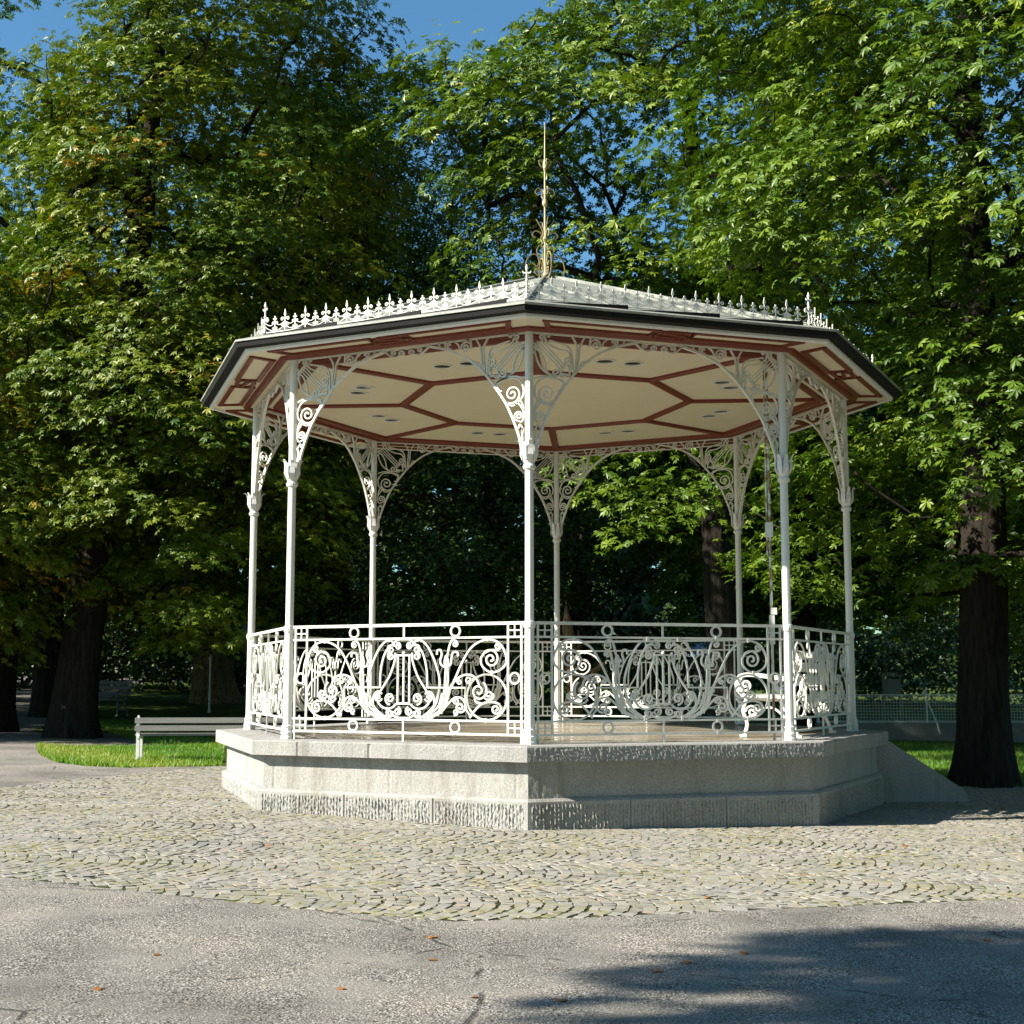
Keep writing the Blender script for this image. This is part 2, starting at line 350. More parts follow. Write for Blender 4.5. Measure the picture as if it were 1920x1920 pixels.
def cobbles():
    rng = np.random.default_rng(5)
    W = 1.30; S = .086
    cs = []
    for k in range(-2, 12):
        y0 = 9.0+k*W
        for n in range(int(-9.5/S), int(12.5/S)):
            xo = n*S + (k % 2)*.04
            cnt = int(W/.088); ph = rng.random()*.5
            for j in range(cnt):
                q = (j+.5+(ph-.25)*.8)/cnt*2-1
                yy = y0+q*W/2; xx = xo+.25*(1-q*q)
                cs.append((xx, yy, math.atan2(.50*q, W/2)))
    cs = np.array(cs); X, Y, A = cs.T
    X = X+.05*np.sin(Y*1.7+1)+.04*np.sin(X*2.3); Y = Y+.05*np.sin(X*1.3)
    oc = np.hypot(X-CX, Y-CY)
    keep = inside(cob, X, Y) & (oc > 3.72) & (Y > 8) & (Y < 23.5)
    X, Y, A = X[keep], Y[keep], A[keep]; n = len(X)
    X += rng.normal(0, .006, n); Y += rng.normal(0, .006, n); A0_ = A.copy(); A = A + rng.normal(0, .05, n)
    hx = rng.uniform(.0370, .0412, n); hy = rng.uniform(.0385, .0430, n); H = rng.uniform(.0095, .0130, n); hx = hx*np.cos(A0_); hy = hy/np.cos(A0_)
    tx = rng.normal(0, .028, n); ty = rng.normal(0, .025, n)
    V = np.zeros((n, 12, 3), np.float32)
    CJ = [(rng.normal(0, .005, n), rng.normal(0, .0045, n)) for _ in range(4)]
    sx = np.array([-1, 1, 1, -1]); sy = np.array([-1, -1, 1, 1])
    for lev, (sc, hz) in enumerate(((1.0, -0.02), (.99, .85), (.93, 1.0))):
        for c in range(4):
            jx = rng.normal(0, .0028, n)+CJ[c][0]; jy = rng.normal(0, .0028, n)+CJ[c][1]
            lx = sx[c]*hx*sc+jx; ly = sy[c]*hy*sc+jy
            x = X+lx*np.cos(A)-ly*np.sin(A); y = Y+lx*np.sin(A)+ly*np.cos(A)
            V[:, lev*4+c, 0] = x; V[:, lev*4+c, 1] = y
            V[:, lev*4+c, 2] = GA*(x-.5)+.010+H*hz+(lx*tx+ly*ty)*(hz > 0)
    base = np.arange(n)[:, None]*12
    fs = [[8, 9, 10, 11]]
    for lev in range(2):
        for c in range(4): fs.append([lev*4+c, lev*4+(c+1) % 4, (lev+1)*4+(c+1) % 4, (lev+1)*4+c])
    Fq = (base[:, :, None]+np.array(fs)[None]).reshape(-1, 4)
    tn = np.clip(rng.beta(2.2, 2.0, n), 0, 1); tn[rng.random(n) < .04] = .9
    o = npmesh('cobbled_paving', V.reshape(-1, 3), Fq, M['cobble'], tint=np.repeat(tn, 12))
    tag(o, kind='structure'); return n
ncob = cobbles()

# ------------------------------------------------------------------ bandstand
BS = empty('bandstand', (CX, CY, 0), TH)
tag(BS, 'white octagonal iron bandstand with cream and red ceiling on a grey stone platform', 'bandstand')
RP, RS, RB, RE = 3.686, 4.107, 4.02, 4.40
ZD, ZSB, ZT = .80, .652, 4.86
PH = -0.0                       # bearing of post 0 in local space: towards -Y
def ang(i): return -i*math.pi/4
def cpt(r, i, z=0.0): a = ang(i); return Vector((r*math.sin(a), -r*math.cos(a), z))
def side_mat(i, z, rad=RP):     # frame at the middle of side i..i+1: x along the side from post i+1 to post i, y inward
    a = ang(i)-math.pi/8; ap = rad*math.cos(math.pi/8)
    return Matrix.Translation((ap*math.sin(a), -ap*math.cos(a), z)) @ Matrix.Rotation(a, 4, 'Z')
def octring(mb, prof, closed=False):   # sweep (radius, z) profile round the octagon
    n = len(prof); vs = []; fs = []
    for i in range(8):
        for r, z in prof: vs.append(cpt(r, i, z))
    for i in range(8):
        j = (i+1) % 8
        for k in range(n-1 if not closed else n):
            k2 = (k+1) % n; fs.append((i*n+k, i*n+k2, j*n+k2, j*n+k))
    mb.add(vs, fs)
# slab: top + edges, with joints in the stone edge
def grid_face(mb, p0, p1, z0, z1, outn, nx, nz, fn):
    vs = []; fs = []
    for j in range(nz+1):
        for i in range(nx+1):
            s_ = i/nx; q = j/nz; p = p0.lerp(p1, s_); z = z0+(z1-z0)*q
            d = fn(s_*(p1-p0).length, z, i, j) if fn else 0
            vs.append((p.x+outn.x*d, p.y+outn.y*d, z))
    for j in range(nz):
        for i in range(nx):
            a = j*(nx+1)+i; fs.append((a+1, a, a+nx+2-1, a+nx+2) if True else None)
    mb.add(vs, [(f[1], f[0], f[3], f[2]) for f in fs])
rn = random.Random(3)
mb = MB()
for i in range(8):
    mb.add([cpt(RS-.012, i, ZD), cpt(RS-.012, i+1, ZD), cpt(3.42, i+1, ZD), cpt(3.42, i, ZD)], [(0, 1, 2, 3)])
    mb.add([cpt(RS, i, ZSB), cpt(RS, i+1, ZSB), cpt(RS-.5, i+1, ZSB), cpt(RS-.5, i, ZSB)], [(3, 2, 1, 0)])
    mb.add([cpt(RS, i, ZD-.012), cpt(RS, i+1, ZD-.012), cpt(RS-.012, i+1, ZD), cpt(RS-.012, i, ZD)], [(0, 1, 2, 3)])
    p0, p1 = cpt(RS, i), cpt(RS, i+1); nrm = (p0+p1).normalized()
    L = (p1-p0).length; jts = [L*.46, L*.17] if i % 2 else [L*.55, L*.82]
    grid_face(mb, p0, p1, ZSB, ZD-.012, nrm, 230, 8, lambda s_, z, a, b, jts=jts, L=L, i=i: (0 if (b in (0, 8) or s_ < .02 or s_ > L-.02) else rn.uniform(-.0045, .004)*(1 if i in (6, 7) else .22)) - (.012 if any(abs(s_-q) < .008 for q in jts) else 0))
mb.build('platform_slab', M['granite_rough'], BS)
mb = MB(); mb.add([cpt(3.42, i, ZD-.006) for i in range(8)], [tuple(range(7, -1, -1))])
mb.build('deck_floor', M['deck'], BS)
mb = MB()
for i in range(8):
    p0, p1 = cpt(3.96, i), cpt(3.96, i+1); nrm = (p0+p1).normalized(); L = (p1-p0).length
    jts = [L*.5, L*.045, L*.955]
    grid_face(mb, p0, p1, .26, ZSB, nrm, 120, 10, lambda s_, z, a, b, jts=jts: rn.uniform(-.0015, .0015)-(.006 if any(abs(s_-q) < .013 for q in jts) else 0))
mb.build('platform_wall', M['granite'], BS)
# plinth with dragged chisel furrows between smooth margins
mb = MB()
for i in range(8):
    p0, p1 = cpt(RB, i), cpt(RB, i+1); nrm = (p0+p1).normalized(); L = (p1-p0).length
    nx = 330 if i in (0, 1, 6, 7) else 60; jts = [L*.33, L*.66]
    ph = [rn.uniform(-1, 1) for _ in range(nx+1)]
    off = [rn.random() for _ in range(nx+1)]
    def fn(s_, z, a, b, L=L, jts=jts, ph=ph, off=off):
        if any(abs(s_-q) < .006 for q in jts): return -.015
        if z > .245 or s_ < .04 or s_ > L-.04 or any(abs(s_-q) < .03 for q in jts): return 0
        e = rn.random()
        return -.002+.005*math.sin(a*1.55+ph[a]*.5)+ (.006 if e > .72 else (-.005 if e < .25 else 0))
    grid_face(mb, p0, p1, -.25, .28, nrm, nx, 26, fn)
    mb.add([cpt(RB, i, .28), cpt(RB, i+1, .28), cpt(RB-.03, i+1, .305), cpt(RB-.03, i, .305)], [(0, 1, 2, 3)])
    mb.add([cpt(RB-.03, i, .305), cpt(RB-.03, i+1, .305), cpt(3.9, i+1, .307), cpt(3.9, i, .307)], [(0, 1, 2, 3)])
mb.build('platform_plinth', M['granite'], BS)
# steps at the open side (between posts 5 and 6) with sloping cheek walls
mm = side_mat(5, 0, RB)
st = empty('steps'); st.parent = BS; st.matrix_local = mm
s0 = MB()
for k in range(5):
    h = ZD-.14*(k+1); s0.box((0, -(.24*k+.12), h/2-.2), (2.1, .24, h+.4))
s0.build('stair_tread', M['granite_rough'], st)
for sx in (-1, 1):
    c_ = MB(); x0, x1 = sx*1.06, sx*1.28
    pr = [(.1, -.5), (.1, .70), (-.06, .70), (-.10, .77), (-1.34, .06), (-1.42, -.04), (-1.42, -.5)]
    n = len(pr); vs = [(x, y, z) for x in (x0, x1) for y, z in pr]
    fs = [tuple(range(n)), tuple(range(2*n-1, n-1, -1))]+[(k, k+n, (k+1) % n+n, (k+1) % n) for k in range(n)]
    c_.add(vs, fs); c_.build('cheek_wall', M['granite'], st)

# columns
def column_mesh():
    mb = MB(); mb.lathe([(.072, 0), (.072, .025), (.066, .03), (.066, .05), (.070, .055), (.070, .075), (.060, .085), (.058, .12), (.062, .125), (.062, .14), (.052, .15), (.048, .19), (.046, 1.11), (.056, 1.12), (.060, 1.15), (.056, 1.18), (.044, 1.185),
                         (.043, 1.25), (.042, 2.66), (.060, 2.675), (.064, 2.70), (.056, 2.715), (.048, 2.73), (.042, 2.80), (.041, ZT-ZD+.02)], 14)
    return mb
def capital_mesh():
    mb = MB(); mb.lathe([(.050, 2.73), (.068, 2.765), (.078, 2.81), (.074, 2.86), (.058, 2.90), (.046, 2.93)], 14)
    for k in range(8):
        a = 2*math.pi*k/8+.2; vs = []; fs = []
        big = 1.25 if k % 2 == 0 else .8
        prof = [(.070, 2.76, .020), (.090, 2.81, .030), (.088, 2.87, .026), (.080+.012*big, 2.92, .020), (.078+.034*big, 2.955, .012), (.082+.046*big, 2.945, .003)]
        for r, z, hw in prof:
            for s_ in (-1, 1): vs.append((r*math.cos(a)-s_*hw*math.sin(a), r*math.sin(a)+s_*hw*math.cos(a), z))
            vs.append(((r-.010)*math.cos(a), (r-.010)*math.sin(a), z))
        for q in range(len(prof)-1):
            b_ = q*3; fs += [(b_, b_+1, b_+4, b_+3), (b_+1, b_+2, b_+5, b_+4), (b_+2, b_, b_+3, b_+5)]
        mb.add(vs, fs)
    return mb
# spandrel bracket in the x (away from column) z (0 = ceiling) plane
def bracket_mesh():
    mb = MB(); T = .020
    arc = cat_rom([(.052, -1.30), (.072, -1.18), (.13, -.985), (.24, -.73), (.375, -.53), (.53, -.345), (.73, -.18), (.94, -.085), (1.14, -.03)], 6)
    mb.bar(arc, .024, .030)
    W = .015
    def S(pts, w_=W, n=6): mb.bar(cat_rom(pts, n), w_, T)
    def sp(*a, w_=W): mb.bar(spiral(*a), w_, T)
    # foot: little leaf strokes
    S([(.055, -1.12), (.075, -1.05), (.062, -.97), (.082, -1.02)]); S([(.06, -.98), (.10, -.93), (.115, -.97)])
    # lower double scroll
    sp(.112, -.84, .052, .008, -60, 1.6); S([(.138, -.885), (.075, -.90), (.060, -.80), (.13, -.70), (.15, -.73)])
    S([(.06, -.78), (.075, -.72), (.11, -.665)])
    # big scroll
    sp(.185, -.615, .105, .012, -30, -1.9); S([(.275, -.67), (.18, -.735), (.075, -.66), (.062, -.56), (.13, -.47), (.27, -.455), (.37, -.49)])
    # horizontal whip curves under the lyre
    S([(.37, -.50), (.27, -.455), (.15, -.44), (.06, -.47)]); S([(.36, -.475), (.25, -.44), (.12, -.35), (.062, -.20), (.10, -.13)])
    S([(.30, -.58), (.335, -.56), (.36, -.50)])
    # lyre set at 45 degrees: local axes a (towards column top) and b (across)
    O = Vector((.36, -.345)); e1 = Vector((-.72, .69)).normalized(); e2 = Vector((e1.y, -e1.x))
    def L(a, b): p = O+e1*a+e2*b; return (p.x, p.y)
    def LS(pts, w_=W): mb.bar(cat_rom([L(*p) for p in pts], 6), w_, T)
    for sgn in (-1, 1):
        mb.bar([L(*p) for p in spiral(.02, sgn*.085, .052, .008, -100*sgn, -1.5*sgn)], W, T)
        LS([(.02-.01, sgn*.137), (.09, sgn*.155), (.17, sgn*.10), (.28, sgn*.06), (.36, sgn*.085)])
        mb.bar([L(*p) for p in spiral(-.055, sgn*.055, .030, .006, 90*sgn, -1.3*sgn)], W*.8, T)
        mb.bar([L(*p) for p in spiral(.375, sgn*.065, .036, .007, 20*sgn, 1.5*sgn)], W*.9, T)
        mb.bar([L(*p) for p in spiral(.335, sgn*.125, .028, .006, -40*sgn, 1.3*sgn)], W*.8, T)
        LS([(-.10, 0), (-.06, sgn*.03), (-.03, sgn*.06)])
    for q in (-.030, 0, .030): mb.bar([L(0, q), L(.36, q)], .011, T*.7)
    for q in (-.005, .02, .345): mb.bar([L(q, -.05), L(q, .05)], .012, T)
    # plumes beyond the lyre, up to the beam
    S([(.49, -.40), (.50, -.27), (.51, -.12), (.46, -.015)]); S([(.50, -.37), (.53, -.24), (.54, -.12), (.59, -.02)])
    S([(.47, -.40), (.46, -.24), (.42, -.13), (.27, -.085), (.21, -.075)])
    S([(.52, -.36), (.57, -.27), (.62, -.26)]); 
    sp(.715, -.085, .068, .010, 200, -1.7); S([(.65, -.07), (.66, -.02), (.70, -.005)]); S([(.78, -.10), (.80, -.05), (.85, -.01)])
    sp(.93, -.045, .036, .006, 180, -1.3); S([(.86, -.11), (.90, -.08), (1.0, -.06), (1.03, -.012)])
    mb.bar([(.05, -.010), (1.2, -.010)], .014, T)
    return mb
def mid_mesh():                                  # running scroll at the crown of each arch
    mb = MB(); T = .02; W = .014
    for s in (-1, 1):
        mb.bar([(s*x, z) for x, z in cat_rom([(.27, -.03), (.18, -.095), (.10, -.10), (.05, -.055)], 6)], W, T)
        mb.bar([(s*x, z) for x, z in spiral(.055, -.075, .036, .006, -10, 1.5)], W, T)
        mb.bar([(s*x, z) for x, z in spiral(.155, -.055, .032, .006, -60, 1.4)], W, T)
        mb.bar([(s*x, z) for x, z in cat_rom([(.0, -.03), (.06, -.02), (.13, -.03), (.2, -.02), (.27, -.03)], 5)], W, T)
    return mb
colm = column_mesh(); capm = capital_mesh(); brm = bracket_mesh()
proto_col = colm.build('column', M['column'], BS, smooth=False)

cap = capm.build('capital', M['column'], proto_col)
hb = math.pi/8
for sgn in (1, -1):
    br = brm.build('bracket', M['iron'], proto_col)
    # bracket plane lies along the side; column frame: local -Y points outwards
    a = hb if sgn > 0 else math.pi-hb
    br.matrix_local = Matrix.Translation((0, 0, ZT-ZD-.005)) @ Matrix.Rotation(a if sgn > 0 else a, 4, 'Z')
for i in range(8):
    c_ = proto_col if i == 0 else copy_tree(proto_col, BS)
    c_.matrix_local = Matrix.Translation(cpt(RP, i, ZD-.002)) @ Matrix.Rotation(ang(i), 4, 'Z')
mid = mid_mesh()
md = None
for i in range(8):
    if md is None: md = mid.build('arch_scroll', M['iron'], BS); o = md
    else: o = md.copy(); COL.objects.link(o); o.parent = BS
    o.matrix_local = side_mat(i, ZT-.005)

# railing panel: drawn once in the coordinates of the enlarged photograph, right half mirrored
def rail_mesh():
    mb = MB(); T = .016
    C0 = 766.0; HX = 500.0; HZ = 545.0; Y0 = 733.0
    def q(p): return ((p[0]-C0)/HX, (Y0-p[1])/HZ)
    def both(pts, w_=.0185, t_=T):
        mb.bar(pts, w_, t_); mb.bar([(-x, z) for x, z in pts], w_, t_)
    def S(*pts, w_=.0185): both(cat_rom([q(p) for p in pts], 6), w_)
    def sp(x, y, r0, r1, a0, tr, w_=.018):
        X, Z = q((x, y)); both(spiral(X, Z, r0/520, r1/520, a0, tr), w_)
    HWD = 1.352
    for z, w_ in ((1.165, .030), (1.03, .020), (.215, .020), (.085, .022)): mb.bar([(-HWD, z), (HWD, z)], w_, .030 if z > 1.1 else .02)
    for s in (-1, 1):
        for x in (1.325, 1.18): mb.bar([(s*x, .0 if x > 1.3 else .085), (s*x, 1.15)], .020, .018)
        mb.bar([(s*1.2525, 1.03), (s*1.2525, 1.15)], .013, .016); mb.bar([(s*1.18, 1.095), (s*1.325, 1.095)], .013, .0165)
        mb.bar([(s*1.2525, .085), (s*1.2525, .215)], .013, .016); mb.bar([(s*1.18, .15), (s*1.325, .15)], .013, .0165)
        mb.bar(ring(s*1.2525, .63, .052), .018, .02)
        for x in (.595,):
            mb.bar(ring(s*x, 1.097, .052), .019, .02); mb.bar(ring(s*x, .150, .052), .019, .02)
            mb.box((s*x, 0, 1.04), (.030, .028, .035)); mb.box((s*x, 0, .09), (.026, .028, .03)); mb.box((s*x, 0, .205), (.026, .028, .03))
    mb.bar([(0, 1.03), (0, 1.165)], .018, .018); mb.bar([(0, 0), (0, .215)], .018, .018)
    # great arch and its scroll
    S((965, 590), (1005, 520), (1050, 420), (1110, 290), (1165, 215), (1243, 183), (1310, 205), (1345, 270), (1340, 320), (1300, 352), (1255, 356), (1215, 325), (1207, 285), (1225, 255))
    sp(1262, 288, 52, 7, 145, -1.7)
    S((1225, 255), (1262, 240), (1300, 240), (1318, 225)); sp(1300, 222, 20, 4, 0, 1.4, .015)
    # lower wheel with scrolls
    Xc, Zc = q((1240, 490)); both([(Xc+.222*math.cos(t_*math.pi/18), Zc+.222*math.sin(t_*math.pi/18)) for t_ in range(-30, 22)])
    sp(1195, 458, 52, 8, 60, -1.6); sp(1250, 478, 28, 5, 200, 1.4, .015); S((1170, 500), (1190, 520), (1235, 520), (1275, 492), (1275, 470))
    sp(1290, 552, 32, 6, 60, -1.5); S((1145, 600), (1175, 560), (1215, 525), (1262, 515), (1305, 525), (1322, 552))
    # second arch with curls
    S((985, 580), (1010, 500), (1045, 425), (1090, 382), (1140, 370), (1180, 390), (1200, 430)); sp(1140, 398, 24, 5, 20, -1.4, .015); sp(1088, 408, 17, 4, 90, 1.3, .014)
    # bottom scroll
    S((930, 600), (985, 570), (1030, 520), (1068, 492), (1105, 500), (1124, 530)); sp(1092, 545, 32, 6, 30, -1.6); sp(1070, 510, 20, 4, 150, 1.2, .014); sp(1065, 572, 17, 4, -120, 1.3, .014)
    # angular key line
    both([q(p) for p in ((905, 440), (1120, 440), (1120, 512), (1128, 560), (1150, 590))], .016)
    # tulips with stems
    S((958, 262), (962, 240), (980, 238), (986, 262), (978, 292), (985, 318), (1010, 328), (1037, 314), (1042, 282), (1050, 252), (1075, 250), (1078, 272))
    S((1010, 328), (1006, 400), (1000, 470), (975, 560), (930, 605)); S((1020, 328), (1022, 400), (1012, 480)); S((1012, 300), (1018, 270), (1030, 215), (1042, 188), (1058, 182)); sp(1062, 205, 19, 4, 100, -1.4, .015)
    S((1008, 326), (1004, 300), (1012, 268), (1022, 300), (1016, 326), w_=.022)
    # lyre cage
    S((868, 604), (925, 560), (960, 500), (976, 410), (955, 320), (920, 240), (885, 195), (850, 180), (826, 196), (818, 215))
    S((905, 442), (900, 340), (880, 260), (850, 215), (832, 205)); sp(842, 232, 24, 5, 90, -1.4, .015)
    S((766, 176), (800, 178), (828, 198), (832, 214)); sp(800, 214, 20, 4, 60, 1.5, .015); sp(842, 268, 24, 5, 120, -1.5, .016)
    # lyre arms and feet
    S((815, 250), (820, 300), (850, 380), (895, 450), (920, 490), (912, 525), (880, 552), (838, 553), (808, 530)); sp(915, 492, 26, 5, 200, 1.3, .016)
    sp(845, 500, 32, 6, -90, 1.6, .018); S((870, 600), (925, 575), (945, 530), (938, 480), (915, 462), (893, 475))
    for x in (800,): mb.bar([q((x, 262)), q((x, 528))], .018, T); mb.bar([q((2*C0-x, 262)), q((2*C0-x, 528))], .018, T)
    mb.bar([q((C0, 252)), q((C0, 528))], .018, T); mb.bar([q((720, 264)), q((812, 264))], .018, .02); mb.bar([q((728, 527)), q((804, 527))], .022, .02)
    X, Z = q((C0, 252)); mb.ball((X, 0, Z), .020)
    sp(800, 570, 24, 5, 100, 1.5, .016); sp(846, 578, 22, 5, 80, -1.4, .016); S((766, 606), (800, 604), (828, 588), (824, 570)); S((824, 590), (850, 602), (868, 590))
    # fan of rods at the foot
    for a_, b_, c_ in (((990, 470), (965, 545), (885, 606)), ((1015, 478), (985, 555), (900, 607)), ((1040, 440), (1000, 545), (915, 607)), ((975, 440), (950, 535), (880, 604))):
        S(a_, b_, c_, w_=.017)
    for x, z in ((1243, 181), (850, 178), (1270, 360), (1235, 612), (868, 606)):
        X, Z = q((x, z)); 
        for s in (-1, 1): mb.box((s*X, 0, Z), (.024, .026, .040))
    return mb
rl = rail_mesh(); ro = None
for i in range(8):
    if i == 5: continue                       # open side with the steps: between posts 5 and 6
    if ro is None: ro = rl.build('railing_panel', M['iron'], BS); o = ro
    else: o = ro.copy(); COL.objects.link(o); o.parent = BS
    o.matrix_local = side_mat(i, ZD)

# ceiling, beams, soffit, fascia, roof
ZC = 4.875
mb = MB(); mb.add([cpt(3.60, i, ZC) for i in range(8)], [tuple(range(8))]); 
ceil = mb.build('ceiling', M['cream'], BS)
def beam(mb, p, q_, w_, z0, z1, mould=True):
    d = (q_-p); n_ = Vector((-d.y, d.x, 0)).normalized()
    pr = [(-w_/2, z1), (-w_/2, z0+.012), (-w_*.30, z0), (w_*.30, z0), (w_/2, z0+.012), (w_/2, z1)]
    vs = []
    for P in (p, q_):
        for a, z in pr: vs.append((P.x+n_.x*a, P.y+n_.y*a, z))
    n = len(pr); mb.add(vs, [(k, k+1, n+k+1, n+k) for k in range(n-1)]+[tuple(range(n-1, -1, -1)), tuple(range(n, 2*n))])
mb = MB()
RI = 1.80
octring(mb, [(RI-.055, ZC+.01), (RI-.05, ZC-.025), (RI-.02, ZC-.04), (RI+.025, ZC-.04), (RI+.055, ZC-.025), (RI+.06, ZC+.01)])
for i in range(8): beam(mb, cpt(RI+.03, i), cpt(3.40, i), .095, ZC-.036, ZC+.01)
octring(mb, [(3.36, ZC+.01), (3.365, ZC-.030), (3.40, ZC-.046), (3.455, ZC-.046), (3.475, ZC-.022), (3.475, ZC+.01)])
mb.build('ceiling_moulding', M['red'], ceil)
for i in range(8):
    a = ang(i)-math.pi/8; nr = Vector((math.sin(a), -math.cos(a), 0)); tn = Vector((math.cos(a), math.sin(a), 0))
    for s in (-1, 1):
        p = nr*2.36+tn*s*.165
        l_ = MB(); l_.lathe([(.118, ZC-.001), (.118, ZC-.010), (.098, ZC-.012), (.092, ZC-.004)], 20, (p.x, p.y, 0), cap=False)
        lo = l_.build('ceiling_light', M['column'], ceil)
        g_ = MB(); g_.lathe([(.0005, ZC-.004), (.093, ZC-.003)], 20, (p.x, p.y, 0), cap=False); g_.build('lens', M['lens'], lo)
# perimeter beam over the posts (cream) with red bead each side
mb = MB(); octring(mb, [(3.475, ZC+.01), (3.475, ZT-.002), (3.82, ZT-.002), (3.82, ZC)])
octring(mb, [(3.82, ZC-.004), (RE-.155, ZC-.012)])
sof = mb.build('soffit', M['cream'], BS)
mb = MB()
octring(mb, [(3.545, ZT), (3.55, ZT-.022), (3.585, ZT-.024), (3.60, ZT)])
octring(mb, [(3.775, ZT+.0), (3.78, ZT-.026), (3.83, ZT-.030), (3.855, ZT-.010), (3.86, ZT+.02)])
def slab2d(mb, pts, w_, i, closed=True):        # flat red strips on the soffit of side i; pts in (along, radial-apothem)
    a = ang(i)-math.pi/8; nr = Vector((math.sin(a), -math.cos(a), 0)); tn = Vector((math.cos(a), math.sin(a), 0))
    N = len(pts)
    for k in range(N if closed else N-1):
        p, q_ = Vector(pts[k]), Vector(pts[(k+1) % N]); d = (q_-p).normalized()
        p2 = p-d*w_*.5; q2 = q_+d*w_*.5; n_ = Vector((-d.y, d.x))*w_/2
        zz = ZC-.030-.0023*(k % 2)
        loc = [p2-n_, q2-n_, q2+n_, p2+n_]
        vs = [tn*l_.x+nr*l_.y+Vector((0, 0, z)) for z in (zz, ZC-.004) for l_ in loc]
        mb.add(vs, [(0, 1, 2, 3), (7, 6, 5, 4), (0, 4, 5, 1), (1, 5, 6, 2), (2, 6, 7, 3), (3, 7, 4, 0)])
A0, A1 = 3.62, 3.86
for i in range(8):
    for s in (-1, 1):
        slab2d(mb, [(s*.155, A0), (s*.155, (A0+A1)/2-.035), (s*.155, A1), (s*1.36, A1), (s*1.27, A0)] if False else [(s*.20, A0), (s*.20, A1), (s*1.40, A1), (s*1.29, A0)], .050, i)
    m_ = (A0+A1)/2
    slab2d(mb, [(-.20, m_+.03), (-.05, m_+.095), (.13, m_+.095), (.20, m_+.03)], .040, i, False)
    slab2d(mb, [(.20, m_-.03), (.05, m_-.095), (-.13, m_-.095), (-.20, m_-.03)], .0405, i, False)
    slab2d(mb, [(-.12, m_+.02), (.12, m_-.02)], .04, i, False)
mb.build('soffit_moulding', M['red'], sof)
mb = MB(); octring(mb, [(RE-.155, ZC+.02), (RE-.155, ZC-.030), (RE-.125, ZC-.038), (RE-.105, ZC-.018), (RE-.105, ZC+.02)])
mb.build('fascia', M['column'], BS)
mb = MB(); octring(mb, [(RE-.105, ZC+.006), (RE-.012, ZC+.012), (RE-.002, ZC+.055), (RE-.006, ZC+.068), (RE-.05, ZC+.068)])
mb.build('gutter', M['dark'], BS)
def rz_(r): return 6.50-.353*r
mb = MB()
octring(mb, [(RE-.03, rz_(RE)-.006), (RE+.015, rz_(RE)-.006), (RE+.015, rz_(RE)+.014), (4.10, rz_(4.10)+.012), (4.10, rz_(4.10)-.004), (2.4, rz_(2.4)), (.16, rz_(.16)), (.0001, rz_(.16)+.0)])
roof = mb.build('roof', M['roof'], BS)
mb = MB()
for i in range(8):
    mb.tube([cpt(4.08, i, rz_(4.08)+.012), cpt(.2, i, rz_(.2)+.012)], .022, 6)
    a = ang(i)-math.pi/8; nr = Vector((math.sin(a), -math.cos(a), 0)); tn = Vector((math.cos(a), math.sin(a), 0))
    for s in range(-2, 3):
        if s == 0: continue
        x = s*.52; ap0 = 4.05*math.cos(hb); ap1 = abs(x)/math.tan(hb)+.05
        f_ = lambda ap: nr*ap+tn*x+Vector((0, 0, rz_(ap/math.cos(hb))+.006))
        if ap1 < ap0: mb.tube([f_(ap0), f_(ap1)], .010, 4)
mb.build('roof_seam', M['roof'], roof)
# upstand behind the eaves sheet; its shadow is put in as dark wedges
mb = MB()
for i in range(8):
    for (u0, u1, h0, h1) in ((-1.45, -.55, .0, .045), (-.55, .45, .0, .045), (.45, 1.4, .0, .045)):
        a = ang(i)-math.pi/8; nr = Vector((math.sin(a), -math.cos(a), 0)); tn = Vector((math.cos(a), math.sin(a), 0))
        r0 = 4.22; ap = r0*math.cos(hb); z = rz_(r0)+.014
        p, q_ = tn*u0+nr*ap, tn*u1+nr*ap
        vs = [p+Vector((0, 0, z-.01)), q_+Vector((0, 0, z-.01)), q_+Vector((0, 0, z+h1)), p+Vector((0, 0, z+h0+.004))]
        vs += [v-nr*.018 for v in vs]
        mb.add(vs, [(0, 1, 2, 3), (7, 6, 5, 4), (0, 4, 5, 1), (1, 5, 6, 2), (2, 6, 7, 3), (3, 7, 4, 0)])
mb.build('gutter_upstand', M['dark'], roof)
# cresting
RC = 4.06; ZCR = rz_(RC)
def crest_mesh():
    mb = MB(); SL = 2*RC*math.sin(hb); n = 12; P = SL/n; T = .008; W = .0062
    for k in range(n+1):
        x = -SL/2+k*P
        if 0 < k < n:
            mb.bar([(x, -.02), (x, .165)], .008, T)
            mb.bar([(x, .150), (x, .165), (x, .175), (x, .225)], [.009, .026, .023, .003], .010)
            for s in (-1, 1):
                mb.bar([(x+s*a, z) for a, z in spiral(.036, .118, .024, .005, 180, -1.35, 14)], W, T)
                for dx, z in ((.035, .03), (.020, .02), (.050, .045)): mb.bar([(x+s*dx, z), (x+s*.004, .095)], .005, T)
        if k < n:
            xm = x+P/2
            mb.bar([(xm, -.02), (xm, .120)], .010, T)
            mb.bar([(xm-.022, .128), (xm+.022, .128)], .014, .012); mb.bar([(xm, .105), (xm, .160)], .014, .012)
            for s in (-1, 1):
                mb.bar([(xm+s*a, z) for a, z in spiral(.024, .085, .018, .005, 180, -1.2, 12)], W*.9, T)
                mb.bar([(xm+s*a, z) for a, z in spiral(.018, .030, .020, .005, 150, 1.2, 12)], W*.9, T)
            mb.bar(cat_rom([(x, .095), (x+P*.22, .062), (x+P*.36, .066), (xm, .088), (x+P*.64, .066), (x+P*.78, .062), (x+P, .095)], 4), W, T)
            mb.bar(cat_rom([(x, .060), (x+P*.2, .020), (xm, .000), (x+P*.8, .020), (x+P, .060)], 4), W, T)
    mb.bar([(-SL/2, -.012), (SL/2, -.012)], .010, T)
    return mb
cr_ = crest_mesh(); co = None
